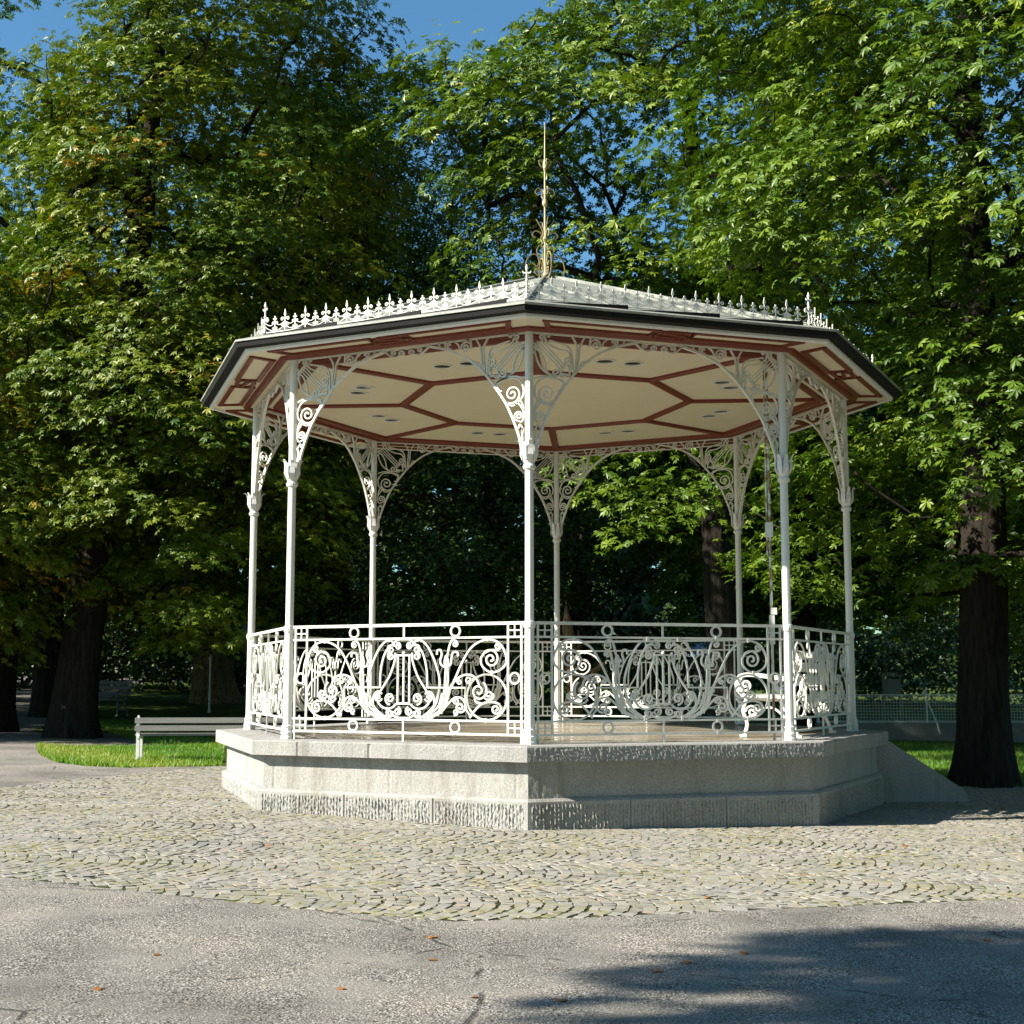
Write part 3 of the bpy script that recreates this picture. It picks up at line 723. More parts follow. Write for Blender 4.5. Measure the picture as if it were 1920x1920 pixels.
for i in range(8):
    if co is None: co = cr_.build('cresting', M['iron'], roof); o = co
    else: o = co.copy(); COL.objects.link(o); o.parent = roof
    o.matrix_local = side_mat(i, ZCR+.035, RC)
cf = None
for i in range(8):
    if cf is None:
        c_ = MB(); c_.lathe([(.018, -.03), (.018, .03), (.010, .04), (.010, .15), (.020, .165), (.010, .18), (.008, .27), (.016, .285), (.004, .33)], 8)
        for s in (-1, 1):
            c_.bar([(s*a, z) for a, z in spiral(.045, .125, .030, .006, 180, -1.4, 14)], .012, .012)
            c_.bar([(0, .245), (s*.032, .245), (s*.040, .262)], .014, .012)
        cf = c_.build('corner_finial', M['iron'], roof); o = cf
    else: o = cf.copy(); COL.objects.link(o); o.parent = roof
    o.matrix_local = Matrix.Translation(cpt(RC, i, ZCR+.03)) @ Matrix.Rotation(ang(i), 4, 'Z')
# gilded finial
mb = MB(); Z0 = rz_(.16)-.02
mb.lathe([(.11, 0), (.09, .03), (.04, .06), (.02, .12), (.016, .2), (.013, .52), (.038, .56), (.015, .60), (.013, .98), (.036, 1.02), (.034, 1.06), (.013, 1.10), (.011, 1.45), (.024, 1.50), (.020, 1.58), (.011, 1.62), (.009, 1.80), (.003, 2.12)], 10, (0, 0, Z0))
fin = mb.build('finial', M['gold'], roof)
SC = [
    [(cat_rom([(.02, .06), (.10, .03), (.21, .06), (.26, .19), (.21, .33), (.12, .35), (.08, .27), (.11, .20), (.16, .24)], 7), .012), (spiral(.095, .14, .065, .010, 180, 1.5), .011), (cat_rom([(.02, .10), (.05, .24), (.11, .40), (.06, .49), (.03, .45)], 6), .011)],
    [(cat_rom([(.01, .56), (.06, .64), (.13, .66), (.17, .61), (.13, .57)], 6), .014), (cat_rom([(.01, .55), (.04, .68), (.12, .82)], 6), .011)],
    [(cat_rom([(.01, 1.06), (.03, 1.17), (.09, 1.23), (.13, 1.17), (.09, 1.13)], 6), .012)],
    [(cat_rom([(.01, 1.50), (.06, 1.53), (.08, 1.60), (.03, 1.58)], 6), .012)]]
for k in range(16):
    c_ = MB(); T = .010
    for pts, w_ in SC[k//4]: c_.bar(pts, w_, T)
    o = c_.build('finial_scroll', M['gold'], fin); o.matrix_local = Matrix.Translation((0, 0, Z0)) @ Matrix.Rotation(k*math.pi/2+.35, 4, 'Z')
# conduit with junction box beside the column at post 7
px_ = cpt(RP-.10, 7)+Matrix.Rotation(ang(7), 3, 'Z') @ Vector((-.085, .03, 0))
mb = MB(); mb.tube([(px_.x, px_.y, ZD), (px_.x, px_.y, ZT)], .014, 6); mb.tube([(px_.x-.03, px_.y, ZD+1.9), (px_.x-.03, px_.y, ZT)], .009, 5)
cd = mb.build('conduit', M['conduit'], BS)
for c0_, s0_ in (((px_.x-.01, px_.y-.02, ZD+2.17), (.075, .06, .15)), ((px_.x+.02, px_.y-.02, ZD+1.32), (.06, .05, .07)), ((px_.x, px_.y-.015, ZD+1.13), (.05, .05, .30))):
    mb = MB(); mb.box(c0_, s0_); mb.build('junction_box', M['iron'], cd)

# ------------------------------------------------------------------ benches
def end_frame(mb, W=.022):
    def S(pts, w_=.024): mb.bar(cat_rom(pts, 6), w_, .03)
    S([(-.30, 0), (-.26, .14), (-.30, .28), (-.26, .42)], .034); S([(.30, 0), (.24, .15), (.16, .30), (.10, .42)], .034)
    S([(-.26, .43), (.0, .40), (.20, .42)], .04); S([(.16, .40), (.22, .60), (.30, .90)], .034)
    S([(-.26, .42), (-.36, .52), (-.34, .64), (-.22, .67), (.05, .64), (.22, .62)], .045)
    mb.bar(spiral(-.27, .56, .085, .012, 120, 1.6), .022, .03); mb.bar(spiral(-.20, .27, .075, .012, 180, -1.5), .02, .03)
    S([(-.26, .20), (.0, .32), (.22, .16)], .022); mb.box((-.30, 0, .012), (.08, .05, .024)); mb.box((.30, 0, .012), (.08, .05, .024))
def bench(name, loc, rz, L, label, slat, frames='iron'):
    t_ = empty(name, loc, rz); tag(t_, label, 'bench')
    for s in (-1, 1):
        mb = MB(); end_frame(mb); o = mb.build('end_frame', M[frames], t_)
        o.matrix_local = Matrix.Translation((s*(L/2-.12), 0, 0)) @ Matrix.Rotation(math.pi/2, 4, 'Z')
    seat = MB()
    for k in range(5): seat.box((0, -.25+k*.10, .442-.004*k), (L, .075, .028))
    seat.build('seat', slat, t_)
    bk = MB()
    for z, y, h in ((.60, .215, .10), (.75, .255, .10), (.88, .29, .09)): bk.box((0, y, z), (L, .026, h), rot=Matrix.Rotation(-.25, 3, 'X'))
    bk.build('backrest', slat, t_)
    return t_
a6 = TH+ang(6)-math.pi/8     # side between posts 6 and 7
nr = Vector((math.sin(a6), -math.cos(a6), 0))
pb = Vector((CX, CY, 0))+nr*3.02
bench('scroll_arm_bench', (pb.x, pb.y, ZD), a6+math.pi, 1.75, 'white bench with scrolled iron arms standing inside the bandstand at the right railing', M['bench'])
# long bench on the lawn behind the platform, seen from its back
lp = at(260, 1428)
lb = empty('park_bench', (lp.x+1.25, lp.y, gz(lp.x+1.25, lp.y)), R_(4)); tag(lb, 'long grey slatted bench on the sunny grass strip left of the bandstand', 'bench')
for x in (-1.25, 1.25):
    mb = MB(); mb.bar([(x, -.05), (x, .70), (x, .75)], [.05, .05, .02], .05); mb.box((x, .25, .20), (.05, .05, .44)); mb.box((x, .14, .41), (.045, .36, .04)); mb.build('leg', M['bench'], lb)
mb = MB(); mb.box((0, -.035, .67), (2.6, .024, .085)); mb.box((0, -.035, .55), (2.6, .024, .085)); mb.build('backrest', M['slat'], lb)
mb = MB()
for k in range(3): mb.box((0, .05+k*.115, .445), (2.6, .095, .03))
mb.build('seat', M['slat'], lb)
q_ = at(128, 1352)
bench('shaded_bench', (q_.x+.1, q_.y+2.0, gz(q_.x, q_.y+2.0)), R_(-12), 1.75, 'pale bench half hidden behind the large left tree trunk', M['slat'], 'slat')

# ------------------------------------------------------------------ trees
def leaves_mesh(name, C, Nn, size, tint, m, parent, rng, nleaf=7):
    n = len(C); C = np.asarray(C); 
    Nn = Nn/np.linalg.norm(Nn, axis=1, keepdims=True)
    rv = rng.normal(size=(n, 3)); U = rv-Nn*np.sum(rv*Nn, 1)[:, None]; U /= np.linalg.norm(U, axis=1, keepdims=True)
    Wv = np.cross(Nn, U)
    if nleaf == 1: angs = [0.0]; ls = [1.0]
    elif nleaf == 5: angs = np.radians([-120, -58, 0, 58, 120]); ls = [.7, .92, 1, .92, .7]
    else: angs = np.radians([-135, -88, -42, 0, 42, 88, 135]); ls = [.55, .8, .95, 1, .95, .8, .55]
    V = np.zeros((n, len(angs), 4, 3), np.float32); s = size[:, None]
    for k, (a, l) in enumerate(zip(angs, ls)):
        aa = a+rng.normal(0, .12, n)
        d = U*np.cos(aa)[:, None]+Wv*np.sin(aa)[:, None]; sd = np.cross(Nn, d)
        dr = rng.uniform(.15, .75, n)[:, None]; wd = .20 if nleaf > 1 else .33
        V[:, k, 0] = C
        V[:, k, 1] = C+(d*.62+sd*wd-Nn*dr*.22)*s*l
        V[:, k, 2] = C+(d*1.0-Nn*dr*.62)*s*l
        V[:, k, 3] = C+(d*.62-sd*wd-Nn*dr*.22)*s*l
    Fq = np.arange(n*len(angs)*4).reshape(-1, 4)
    tv = np.repeat(np.clip(tint, 0, 1), len(angs)*4)
    return npmesh(name, V.reshape(-1, 3), Fq, m, parent, tint=tv)
def tree(name, label, base, H, cc, rad, nclump, nl, ls, seed, m='chestnut', tr=.38, lean=(0, 0), clr=(1.0, .30), extra=(), tb=(.45, .2), nleaf=7, group=None, bk='bark', droop=.45, gap=0, cat='tree', top=None, warm=None, shell=.5, cut=None):
    rng = np.random.default_rng(seed); bx, by = base; bz = gz(bx, by)
    root = empty(name, (bx, by, bz)); tag(root, label, cat, group)
    # trunk line
    nT = 10; tH = (top or H*.80)
    TP = []
    ph = rng.uniform(0, 6, 2)
    for k in range(nT+1):
        f = k/nT
        TP.append(np.array([lean[0]*f+.18*math.sin(f*5+ph[0])*f, lean[1]*f+.18*math.sin(f*4+ph[1])*f, tH*f-.3*(k == 0)]))
    nodes = [dict(p=TP[k], par=k-1, trunk=True) for k in range(nT+1)]
    cl = []; cc = np.array(cc); rad = np.array(rad)
    tries = 0
    while len(cl) < nclump and tries < nclump*60:
        tries += 1
        v = rng.normal(size=3); v /= np.linalg.norm(v); r = shell+(1-shell)*rng.random()**.6
        p = cc+v*rad*r
        if p[2] < 2.0 or (cut and cut(p[0], p[2])): continue
        if math.hypot(p[0]-CX, p[1]-CY) < 5.6 and p[2] < 7.4: continue
        if p[1] < 12: 
            if cat != 'shade': continue
        if gap and (math.sin(p[0]*1.3+seed)+math.sin(p[2]*1.1+seed*2)+math.sin((p[0]+p[2])*.9)) > 3-gap: continue
        if any(np.linalg.norm((p-q)*np.array([1, 1, 1.5])) < clr[0]*.62 for q in cl[-80:]): continue
        cl.append(p)
    cl += [np.array(e) for e in extra]
    cl = [np.array([p[0]-bx, p[1]-by, p[2]-bz]) for p in cl]
    order = sorted(range(len(cl)), key=lambda i: math.hypot(cl[i][0]-lean[0]*.5, cl[i][1])+.15*abs(cl[i][2]-H*.5))
    for i in order:
        p = cl[i]; best = None; bd = 1e9
        for j, nd in enumerate(nodes):
            if nd.get('trunk') and (j < 3): continue
            d = p-nd['p']; D = np.linalg.norm(d)+max(0, -d[2])*.9+(.35 if not nd.get('trunk') else 0)
            if D < bd: bd = D; best = j
        a = nodes[best]['p']; L = np.linalg.norm(p-a); prev = best
        for s_ in (.33, .66, 1.0):
            q = a+(p-a)*s_+np.array([rng.normal(0, .06)*L, rng.normal(0, .06)*L, .12*L*math.sin(s_*math.pi)])*(1 if s_ < 1 else 0)
            nodes.append(dict(p=q, par=prev)); prev = len(nodes)-1
    cnt = [0]*len(nodes)
    for j in range(len(nodes)-1, -1, -1):
        cnt[j] += 1
        if nodes[j]['par'] >= 0: cnt[nodes[j]['par']] += cnt[j]
    mb = MB(); tot = cnt[0]
    def rr(j): return max(.010, tr*.66*(cnt[j]/tot)**.5)
    tp = [Vector(TP[k]) for k in range(nT+1)]
    # trunk with root flare
    NS = 36 if cat != 'shade' else 12; NR = 64 if cat != 'shade' else 14; kf = rng.integers(5, 8); pf = rng.uniform(0, 6, 4); vs = []; fs = []
    for a_ in range(NR+1):
        f = (a_/NR)**1.5; u = f*nT; k0 = min(int(u), nT-1); c0 = tp[k0].lerp(tp[k0+1], u-k0)
        hz_ = max(0.0, f*tH-.05)
        for b_ in range(NS):
            th_ = 2*math.pi*b_/NS
            fl = math.exp(-hz_/.42)*(.42+.45*max(0, math.cos(kf*th_+pf[0]))*(1+.5*math.sin(th_+pf[1])))+.16*math.exp(-hz_/1.6)*math.cos(3*th_+pf[2])
            rg = .035*math.sin(11*th_+2.2*math.sin(hz_*1.1+pf[3]))+.022*math.sin(19*th_+hz_*2.3)+.05*math.sin(2*th_+hz_*.7)+.02*math.sin(hz_*5+th_*5)
            rad_ = tr*(1-.62*f)*(1+fl+rg)
            vs.append((c0.x+rad_*math.cos(th_), c0.y+rad_*math.sin(th_), c0.z))
    for a_ in range(NR):
        for b_ in range(NS): fs.append((a_*NS+b_, a_*NS+(b_+1) % NS, (a_+1)*NS+(b_+1) % NS, (a_+1)*NS+b_))
    fs.append(tuple(NR*NS+k for k in range(NS))); mb.add(vs, fs)
    done = set()
    for j in range(len(nodes)-1, nT, -1):
        if j in done: continue
        ch = [j]; k = j
        while True:
            done.add(k); k = nodes[k]['par']; ch.append(k)
            if k <= nT or k in done: break
        ch = ch[::-1]
        rs = [min(rr(q), rr(ch[1])*1.05) for q in ch]
        mb.tube([Vector(nodes[q]['p']) for q in ch], rs, 5 if rs[0] < .08 else 7, cap=False)
    # long thin hanging twigs
    for i in range(int(len(cl)*.4)):
        p = cl[rng.integers(len(cl))]; v = rng.normal(size=3)*np.array([.5, .5, .25]); v[2] = -abs(v[2])-.4
        mb.tube([Vector(p), Vector(p+v*.5+rng.normal(size=3)*.12), Vector(p+v)], [.012, .009, .005], 4, cap=False)
    # trunk surface roughness
    o = mb.build('trunk', M[bk], root, smooth=True)
    # leaf sprays
    Cs = []; Ns = []; Ss = []; Ts = []
    ccl = np.array([cc[0]-bx, cc[1]-by, cc[2]-bz])
    for p in cl:
        n = int(nl*rng.uniform(.6, 1.4)); out = (p-ccl)/rad; out[2] *= .4; out /= (np.linalg.norm(out)+1e-6)
        R = clr[0]*rng.uniform(.7, 1.25)
        a = rng.uniform(0, 2*math.pi, n); r = R*np.sqrt(rng.random(n))
        q = np.stack([r*np.cos(a), r*np.sin(a), rng.normal(0, clr[1]*.5, n)*R], 1)
        rad_out = q[:, 0]*out[0]+q[:, 1]*out[1]
        q[:, 2] += -droop*np.maximum(rad_out, -.3*R)-.30*(r/R)**2*R*.5
        Cs.append(p+q)
        nn = np.stack([out[0]*.45+rng.normal(0, .38, n)+q[:, 0]/R*.25, out[1]*.45+rng.normal(0, .38, n)+q[:, 1]/R*.25, np.ones(n)*.9+rng.normal(0, .25, n)], 1)
        Ns.append(nn); Ss.append(ls*rng.uniform(.65, 1.2, n))
        b_ = tb[0]+rng.normal(0, tb[1])
        if warm and rng.random() < warm(p[0]+bx, p[2]+bz): b_ = rng.uniform(.85, 1.05)
        Ts.append(b_+rng.normal(0, .12, n))
    C = np.concatenate(Cs); N_ = np.concatenate(Ns); S_ = np.concatenate(Ss); T_ = np.concatenate(Ts)
    wz = C[:, 2]+bz; wx = C[:, 0]+bx; wy = C[:, 1]+by
    keep = ~((np.hypot(wx-CX, wy-CY) < 4.75) & (wz < 6.3)) & (wz > 1.0)
    leaves_mesh('crown', C[keep], N_[keep], S_[keep], T_[keep], M[m], root, rng, nleaf)
    return root
G1 = 'trees standing round the bandstand'
tree('chestnut_tree', 'big dark chestnut with black flared trunk standing right of the bandstand steps', (6.85, 20.6), 18, (9.0, 20.4, 10.4), (6.6, 5.6, 8.6), 470, 125, .145, 11, tr=.36, lean=(.5, .3), clr=(1.05, .28), group=G1, tb=(.42, .13), droop=.5,
     extra=[(6.9+1.3*math.sin(k*2.4), 18.3+.5*math.cos(k*1.7), 4.3+k*.36) for k in range(34)]+[(4.9, 23.0, 3.9), (5.4, 22.6, 3.2), (5.2, 22.4, 4.6), (6.2, 21.8, 2.7), (7.2, 23, 3.3), (8.5, 22, 2.9), (9.5, 22, 3.6), (6.0, 22.6, 5.2)])
tree('tall_chestnut_tree', 'open crowned chestnut with dark limbs against blue sky behind the bandstand roof', (4.6, 29.5), 17.5, (3.0, 27.8, 12.2), (5.6, 4.6, 5.2), 165, 105, .155, 23, tr=.36, lean=(-.8, -.4), clr=(1.05, .30), group=G1, tb=(.52, .11), gap=1.15, cut=lambda x, z: x < 1.5 and z > 13.7+(x+2.5)*.6, shell=.35,
     extra=[(1.9, 25.5, 4.9), (2.7, 25.2, 4.6), (3.3, 25.4, 5.1), (2.4, 25.6, 4.2), (3.9, 25.8, 4.7), (1.6, 26, 5.6), (3.0, 26, 5.9), (4.6, 25.6, 5.6), (4.5, 25, 3.6), (5.0, 25.4, 4.1), (5.3, 24.8, 3.2), (-2.6, 27.5, 13.6), (-2.2, 27, 12.6), (-3.0, 27, 12.2), (-2.0, 28, 14.0), (-1.5, 27, 13.0), (-.6, 27.4, 12.6), (-.9, 26.6, 8.6), (-.2, 26.6, 9.3), (.5, 26.4, 8.2)])
tree('small_leaved_tree', 'dense dark tree with small glinting leaves behind the left half of the bandstand', (-4.2, 32.5), 15, (-2.6, 31.6, 7.8), (4.8, 3.6, 7.2), 330, 190, .085, 31, m='small', tr=.40, clr=(1.0, .42), group=G1, nleaf=1, tb=(.45, .25))
tree('leafy_chestnut_tree', 'tall leafy yellow green chestnut with long straight trunk on the left lawn', (-9.15, 29.2), 19, (-6.6, 29.0, 11.0), (3.9, 4.0, 9.4), 420, 115, .135, 41, m='golden', tr=.42, lean=(1.5, .2), clr=(1.0, .28), group=G1, tb=(.42, .14), top=16,
     warm=lambda x, z: 0.03 if x < -7.5 else 0)
tree('twin_stem_tree', 'thin crowned tree with two bare dark stems against the sky at the far left', (-11.6, 31.5), 18.5, (-12.4, 32, 12.0), (4.2, 3.6, 6.2), 105, 75, .14, 53, tr=.34, lean=(1.0, .3), clr=(1.0, .3), group=G1, tb=(.45, .2), gap=.9, shell=.3)
tree('yellowing_chestnut_tree', 'low yellow and brown tinged chestnut hanging over the walk at the left edge', (-13.6, 28.5), 11, (-11.9, 28.2, 6.0), (3.4, 2.8, 4.8), 190, 100, .135, 67, m='golden', tr=.30, clr=(.95, .28), group=G1, tb=(.50, .22), warm=lambda x, z: .07)
# second rank
rk = [((-6.2, 40), 18.5, (-6.2, 39.5, 11.8), (4.6, 3, 6.8), 'tall shaded tree directly behind the leafy yellow green chestnut', 'chestnut'),
      ((-.6, 39), 12.5, (-.5, 38.5, 7), (4.5, 3, 5.8), 'shaded broad tree directly behind the centre of the bandstand', 'small'),
      ((7.4, 36), 13.5, (7.2, 36, 8.2), (4.8, 3, 5.9), 'shaded tree behind the right side of the bandstand roof', 'chestnut'),
      ((13.2, 33), 14, (13.5, 33, 8.6), (4.5, 3.5, 6.2), 'dark tree behind the wire fence at the right edge', 'chestnut'),
      ((-9.6, 45), 17, (-8.5, 44, 9.5), (5.5, 3.5, 7.8), 'old tree with pale patched trunk behind the left lawn', 'small'),
      ((-16, 43), 17, (-16.5, 43, 9.5), (5.2, 4, 7.8), 'dark tree standing along the walk at the left', 'chestnut'),
      ((2.3, 47), 15, (3, 47, 8.5), (6, 3.5, 6.8), 'far tree with thick leaning trunk seen through the bandstand', 'small'),
      ((17.5, 44), 17, (17, 44, 9.5), (6, 4, 7.8), 'far dark tree beyond the fence at the right', 'small')]
for k, (b, H, cc, rad, lab, mt) in enumerate(rk):
    tree('shade_tree', lab, b, H, cc, rad, 170, 95, .26 if mt == 'chestnut' else .21, 100+k, m=mt, tr=.42 if k != 4 else .62, clr=(1.35, .4), group='darker trees of the second rank', nleaf=5 if mt == 'chestnut' else 1, tb=(.35, .2), bk='bark2' if k == 4 else 'bark')
# row of trunks along the walk
for k, (x, y, r) in enumerate(((-12.2, 37, .40), (-15.2, 50, .42), (-17.6, 60, .42))):
    tree('walk_tree', ['dark avenue tree just behind the large left trunk', 'second avenue tree along the shaded walk', 'farthest avenue tree along the shaded walk'][k], (x, y), 13, (x, y, 8.5), (4, 3.5, 4.5), 55, 60, .3, 140+k, tr=r, clr=(1.4, .4), nleaf=5, group='avenue trees along the walk', tb=(.35, .2))
# trees added outside the frame on the sunny side to shade the park floor
for k, (x, y, H, cc, rad) in enumerate(((( -23, 27, 14, (-23, 27, 8.5), (4.5, 5, 5.5))), (-26, 37, 16, (-26, 37, 9), (5, 5, 7)), (-18, 33.5, 13, (-18.5, 34, 8), (3.5, 4, 5)), (-23, 48, 15, (-23, 48, 9), (5, 5, 6)))):
    tree('shade_tree', ['broad chestnut beyond the left edge of the lawn', 'tall chestnut beyond the left end of the walk', 'round chestnut beside the shaded walk', 'chestnut at the far left of the park'][k], (x, y), H, cc, rad, 110, 60, .30, 160+k, clr=(1.4, .4), nleaf=5, group='darker trees of the second rank', tb=(.4, .2))
tree('overhanging_tree', 'chestnut left of the viewpoint whose branch shadow falls on the asphalt', (-7.2, -3.8), 14, (-10.0, 1.35, 10.2), (2.5, 1.25, 1.1), 64, 100, .20, 181, clr=(1.0, .3), cat='shade', tb=(.4, .2), group=None)
bpy.data.objects['overhanging_tree']['category'] = 'tree'
# unseen trees added behind and right of the viewpoint to close off sky light
for k, (x, y, H) in enumerate(((3, -13, 22), (12, -9, 22), (15.5, 0, 21), (17, 8.5, 19), (-7, -18, 21))):
    tree('shade_tree', ['broad tree behind the viewpoint', 'broad tree behind the right shoulder of the viewpoint', 'tall tree at the right edge of the asphalt', 'tall tree at the right of the cobbled apron', 'tall tree far behind the viewpoint'][k], (x, y), H, (x, y, H*.58), (6.5, 5.5, H*.42), 170, 70, .50, 200+k, clr=(1.5, .4), nleaf=5, cat='shade', group='darker trees of the second rank', tb=(.4, .2))
for o_ in bpy.data.objects:
    if o_.get('category') == 'shade': o_['category'] = 'tree'
# far woods: one mass
rng = np.random.default_rng(9); n = 40000
X = rng.uniform(-70, 70, n); Z = 17*rng.random(n)**.9; Y = 72+rng.normal(0, 2.5, n)+8*np.sin(X*.12)-Z*.2
C = np.stack([X, Y, Z+1.6], 1); Nn = np.stack([rng.normal(0, .6, n), -.6+rng.normal(0, .5, n), .7+rng.normal(0, .4, n)], 1)
o = leaves_mesh('far_woods', C, Nn, rng.uniform(.7, 1.5, n), .4+rng.normal(0, .2, n), M['small'], None, rng, 1); tag(o, kind='stuff')
# undergrowth behind
rng = np.random.default_rng(19); n = 100000
X = rng.uniform(-26, 28, n); hh_ = 4.2+1.2*np.sin(X*.8)+.8*np.sin(X*2.1+1); Z = hh_*rng.random(n)**.7; Y = 53+rng.normal(0, 1.2, n)
C = np.stack([X, Y, Z+GB*21-.2], 1); Nn = np.stack([rng.normal(0, .6, n), -.6+rng.normal(0, .5, n), .7+rng.normal(0, .4, n)], 1)
o = leaves_mesh('undergrowth', C, Nn, rng.uniform(.11, .22, n), .28+rng.normal(0, .2, n), M['small'], None, rng, 1); tag(o, kind='stuff')
# dead wood seen through the railing
tk = empty('dead_trunk', (1.25, 29.0, gz(1.25, 29))); tag(tk, 'red brown broken trunk with a stub branch seen through the railing', 'dead tree')
mb = MB(); mb.tube([(-.0, 0, -.2), (-.02, 0, .6), (.06, 0, 1.2), (-.04, .0, 1.9), (-.10, 0, 2.5), (-.13, 0, 2.95)], [.30, .21, .18, .15, .12, .02], 9); mb.build('trunk', M['rust'], tk, smooth=True)
mb = MB(); mb.tube([(.02, 0, 1.25), (.30, -.05, 1.50), (.62, -.1, 1.72), (.74, -.1, 1.83)], [.10, .075, .06, .015], 7); mb.tube([(0, 0, 1.9), (.16, 0, 2.15), (.12, 0, 2.45)], [.07, .05, .012], 6); mb.build('branch', M['rust'], tk, smooth=True)

# ------------------------------------------------------------------ grass
def grass(name, poly, n, h, seed, tb=.45):
    rng = np.random.default_rng(seed); P = np.array([(p[0], p[1]) for p in poly]); lo = P.min(0); hi = P.max(0)
    X = rng.uniform(lo[0], hi[0], n*3); Y = rng.uniform(lo[1], hi[1], n*3); k = inside(poly, X, Y); X = X[k][:n]; Y = Y[k][:n]; n = len(X)
    hgt = h*rng.uniform(.5, 1.3, n)*(1+.35*np.sin(X*2.1)*np.sin(Y*1.7)); a = rng.uniform(0, math.pi, n); wd = rng.uniform(.006, .011, n)
    Zb = GA*(X-.5)+GB*np.maximum(0, Y-YB)
    lx = rng.normal(0, .35, n)*hgt; ly = rng.normal(0, .35, n)*hgt
    V = np.zeros((n, 3, 3), np.float32)
    V[:, 0] = np.stack([X-np.cos(a)*wd, Y-np.sin(a)*wd, Zb-.005], 1); V[:, 1] = np.stack([X+np.cos(a)*wd, Y+np.sin(a)*wd, Zb-.005], 1)
    V[:, 2] = np.stack([X+lx, Y+ly, Zb+hgt], 1)
    t = tb+.25*np.sin(X*1.3+Y)+rng.normal(0, .2, n)
    o = npmesh(name, V.reshape(-1, 3), np.arange(n*3).reshape(-1, 3), M['grass'], tint=np.repeat(np.clip(t, 0, 1), 3)); tag(o, kind='stuff')
gp = [p for p in edgeL]+[at(150, 1402).xy, at(300, 1404).xy, at(420, 1400).xy]
grass('grass', gp, 26000, .075, 1, .6)
grass('grass', [at(300, 1404).xy, at(440, 1400).xy, at(450, 1360).xy, at(180, 1352).xy, at(200, 1370).xy], 14000, .07, 4, .5)
rgp = [Vector((5.2, 21.3)), Vector((14.0, 16.5)), Vector((16, 34)), Vector((6.4, 34))]
grass('grass', rgp, 60000, .085, 2, .45)

# ------------------------------------------------------------------ wire fence on a low wall at the right
fy = 35.2; x0, x1 = 7.6, 22.0
mb = MB(); 
mb.box(((x0+x1)/2, fy, gz(14, fy)+.10), (x1-x0, .30, .80), rot=Matrix.Rotation(-math.atan(GA), 3, 'Y') if False else None)
tag(mb.build('low_wall', M['wall']), 'low mossy stone wall below the wire fence at the right', 'wall')
fw = empty('wire_fence', (x0, fy, gz(14, fy)+.50)); tag(fw, 'grey wire mesh fence with ball topped posts right of the bandstand', 'fence')
mb = MB(); Lf = x1-x0; hf = .70
for z in (.03, hf): mb.box((Lf/2, 0, z), (Lf, .03, .025))
nn = int(Lf/.075)
for k in range(nn): mb.box((k*.075, .0, hf/2+.015), (.007, .006, hf-.03))
for k in range(9): mb.box((Lf/2, .008, .03+.0735*(k+.5)+.0), (Lf, .006, .007))
mb.build('mesh_panel', M['wire'], fw)
for k in range(5):
    X = .05+k*2.72
    c_ = MB(); c_.lathe([(.030, 0), (.026, .02), (.024, .74), (.034, .76), (.018, .79), (.034, .83), (.030, .87), (.006, .90)], 8, (X, 0, 0))
    c_.tube([(X, -.04, .55), (X+.05, -.20, .35), (X+.14, -.36, .0), (X+.18, -.42, -.25)], .022, 5); c_.build('post', M['iron'], fw)
# small pale things in the shade
nb = empty('notice_board', (at(1670, 1392).x*1.12, 39.5, gz(12, 39.5))); nb.location.x = (1670-960)/F*39.3; tag(nb, 'small pale notice board with a little roof behind the wire fence', 'notice board')
mb = MB(); mb.box((0, 0, 1.15), (.42, .05, .50)); mb.build('board', M['board'], nb)
mb = MB(); mb.box((0, 0, 1.50), (.60, .22, .05)); mb.box((0, 0, 1.56), (.34, .14, .05)); mb.build('roof', M['wall'], nb)
for s in (-1, 1): c_ = MB(); c_.box((s*.235, 0, .75), (.04, .06, 1.55)); c_.build('post', M['board'], nb)
hs = empty('garden_house', (6.9, 50.5, gz(6.9, 50.5))); tag(hs, 'small far house whose pale blue grey roof shows between the leaves', 'house')
mb = MB(); mb.box((.5, 1, .75), (2.0, 1.6, 1.9)); mb.build('wall', M['wall'], hs)
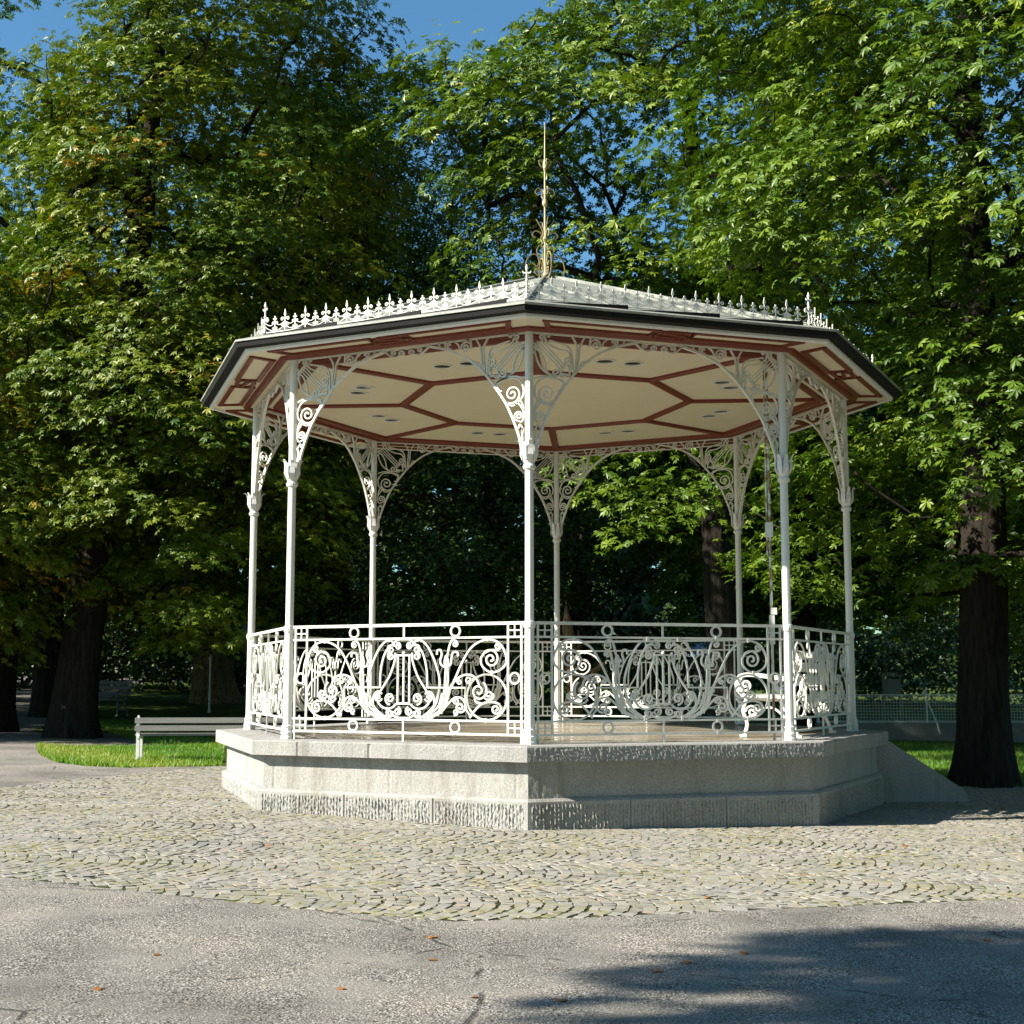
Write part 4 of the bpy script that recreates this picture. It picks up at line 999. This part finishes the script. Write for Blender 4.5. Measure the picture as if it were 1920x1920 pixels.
mb = MB(); vs = [(-.6, 0, 1.7), (1.6, 0, 1.7), (1.6, 2, 1.7), (-.6, 2, 1.7), (-.1, 1, 2.35), (1.1, 1, 2.35)]
mb.add(vs, [(0, 1, 5, 4), (1, 2, 5), (2, 3, 4, 5), (3, 0, 4), (3, 2, 1, 0)]); mb.build('roof', M['slate'], hs)
pp = at(396, 1300); pl = empty('white_post', (-8.6, 40.0, gz(-8.6, 40))); tag(pl, 'thin white post in the shade left of the pale patched trunk', 'post')
mb = MB(); mb.lathe([(.05, 0), (.032, .1), (.028, 1.5), (.045, 1.53), (.03, 1.60), (.004, 1.64)], 8); mb.build('shaft', M['iron'], pl)
# fallen leaves on the asphalt and the cobbles
rng = np.random.default_rng(77)
rl_ = random.Random(8)
lf = [(rl_.randint(0, 1900), int(rl_.choice((rl_.uniform(1560, 1690), rl_.uniform(1735, 1900))))) for _ in range(7)]+[(1217, 1829), (1282, 1815), (1390, 1797), (1860, 1772), (1320, 1690), (640, 1860), (300, 1800), (900, 1880), (1050, 1660), (500, 1600), (1700, 1600), (760, 1560), (1500, 1655)]
for k, (x, y) in enumerate(lf):
    p = at(x, y); up = .048 if y < 1690 else .012
    V = []; s = rng.uniform(.035, .06); a0 = rng.uniform(0, 6.28); 
    prof = [(0, 0), (.3, .25), (.65, .34), (1, 0), (.65, -.34), (.3, -.25)]
    vs = [(s*1.4*(u*math.cos(a0)-v*math.sin(a0)), s*1.4*(u*math.sin(a0)+v*math.cos(a0)), .012*math.sin(u*3)+.010*abs(v)) for u, v in prof]
    c_ = MB(); c_.add(vs, [(0, 1, 5), (1, 2, 4, 5), (2, 3, 4)])
    o = c_.build('fallen_leaf', M['litter']); o.location = (p.x, p.y, gz(p.x, p.y)+up)
    tag(o, 'small dry orange leaf lying on the ' + ('cobbles' if y < 1690 else 'asphalt'), 'leaf', 'dry leaves lying on the ' + ('cobbles' if y < 1690 else 'asphalt'))
print('cobbles', ncob, 'polys', sum(len(o.data.polygons) for o in bpy.data.objects if o.type == 'MESH'))
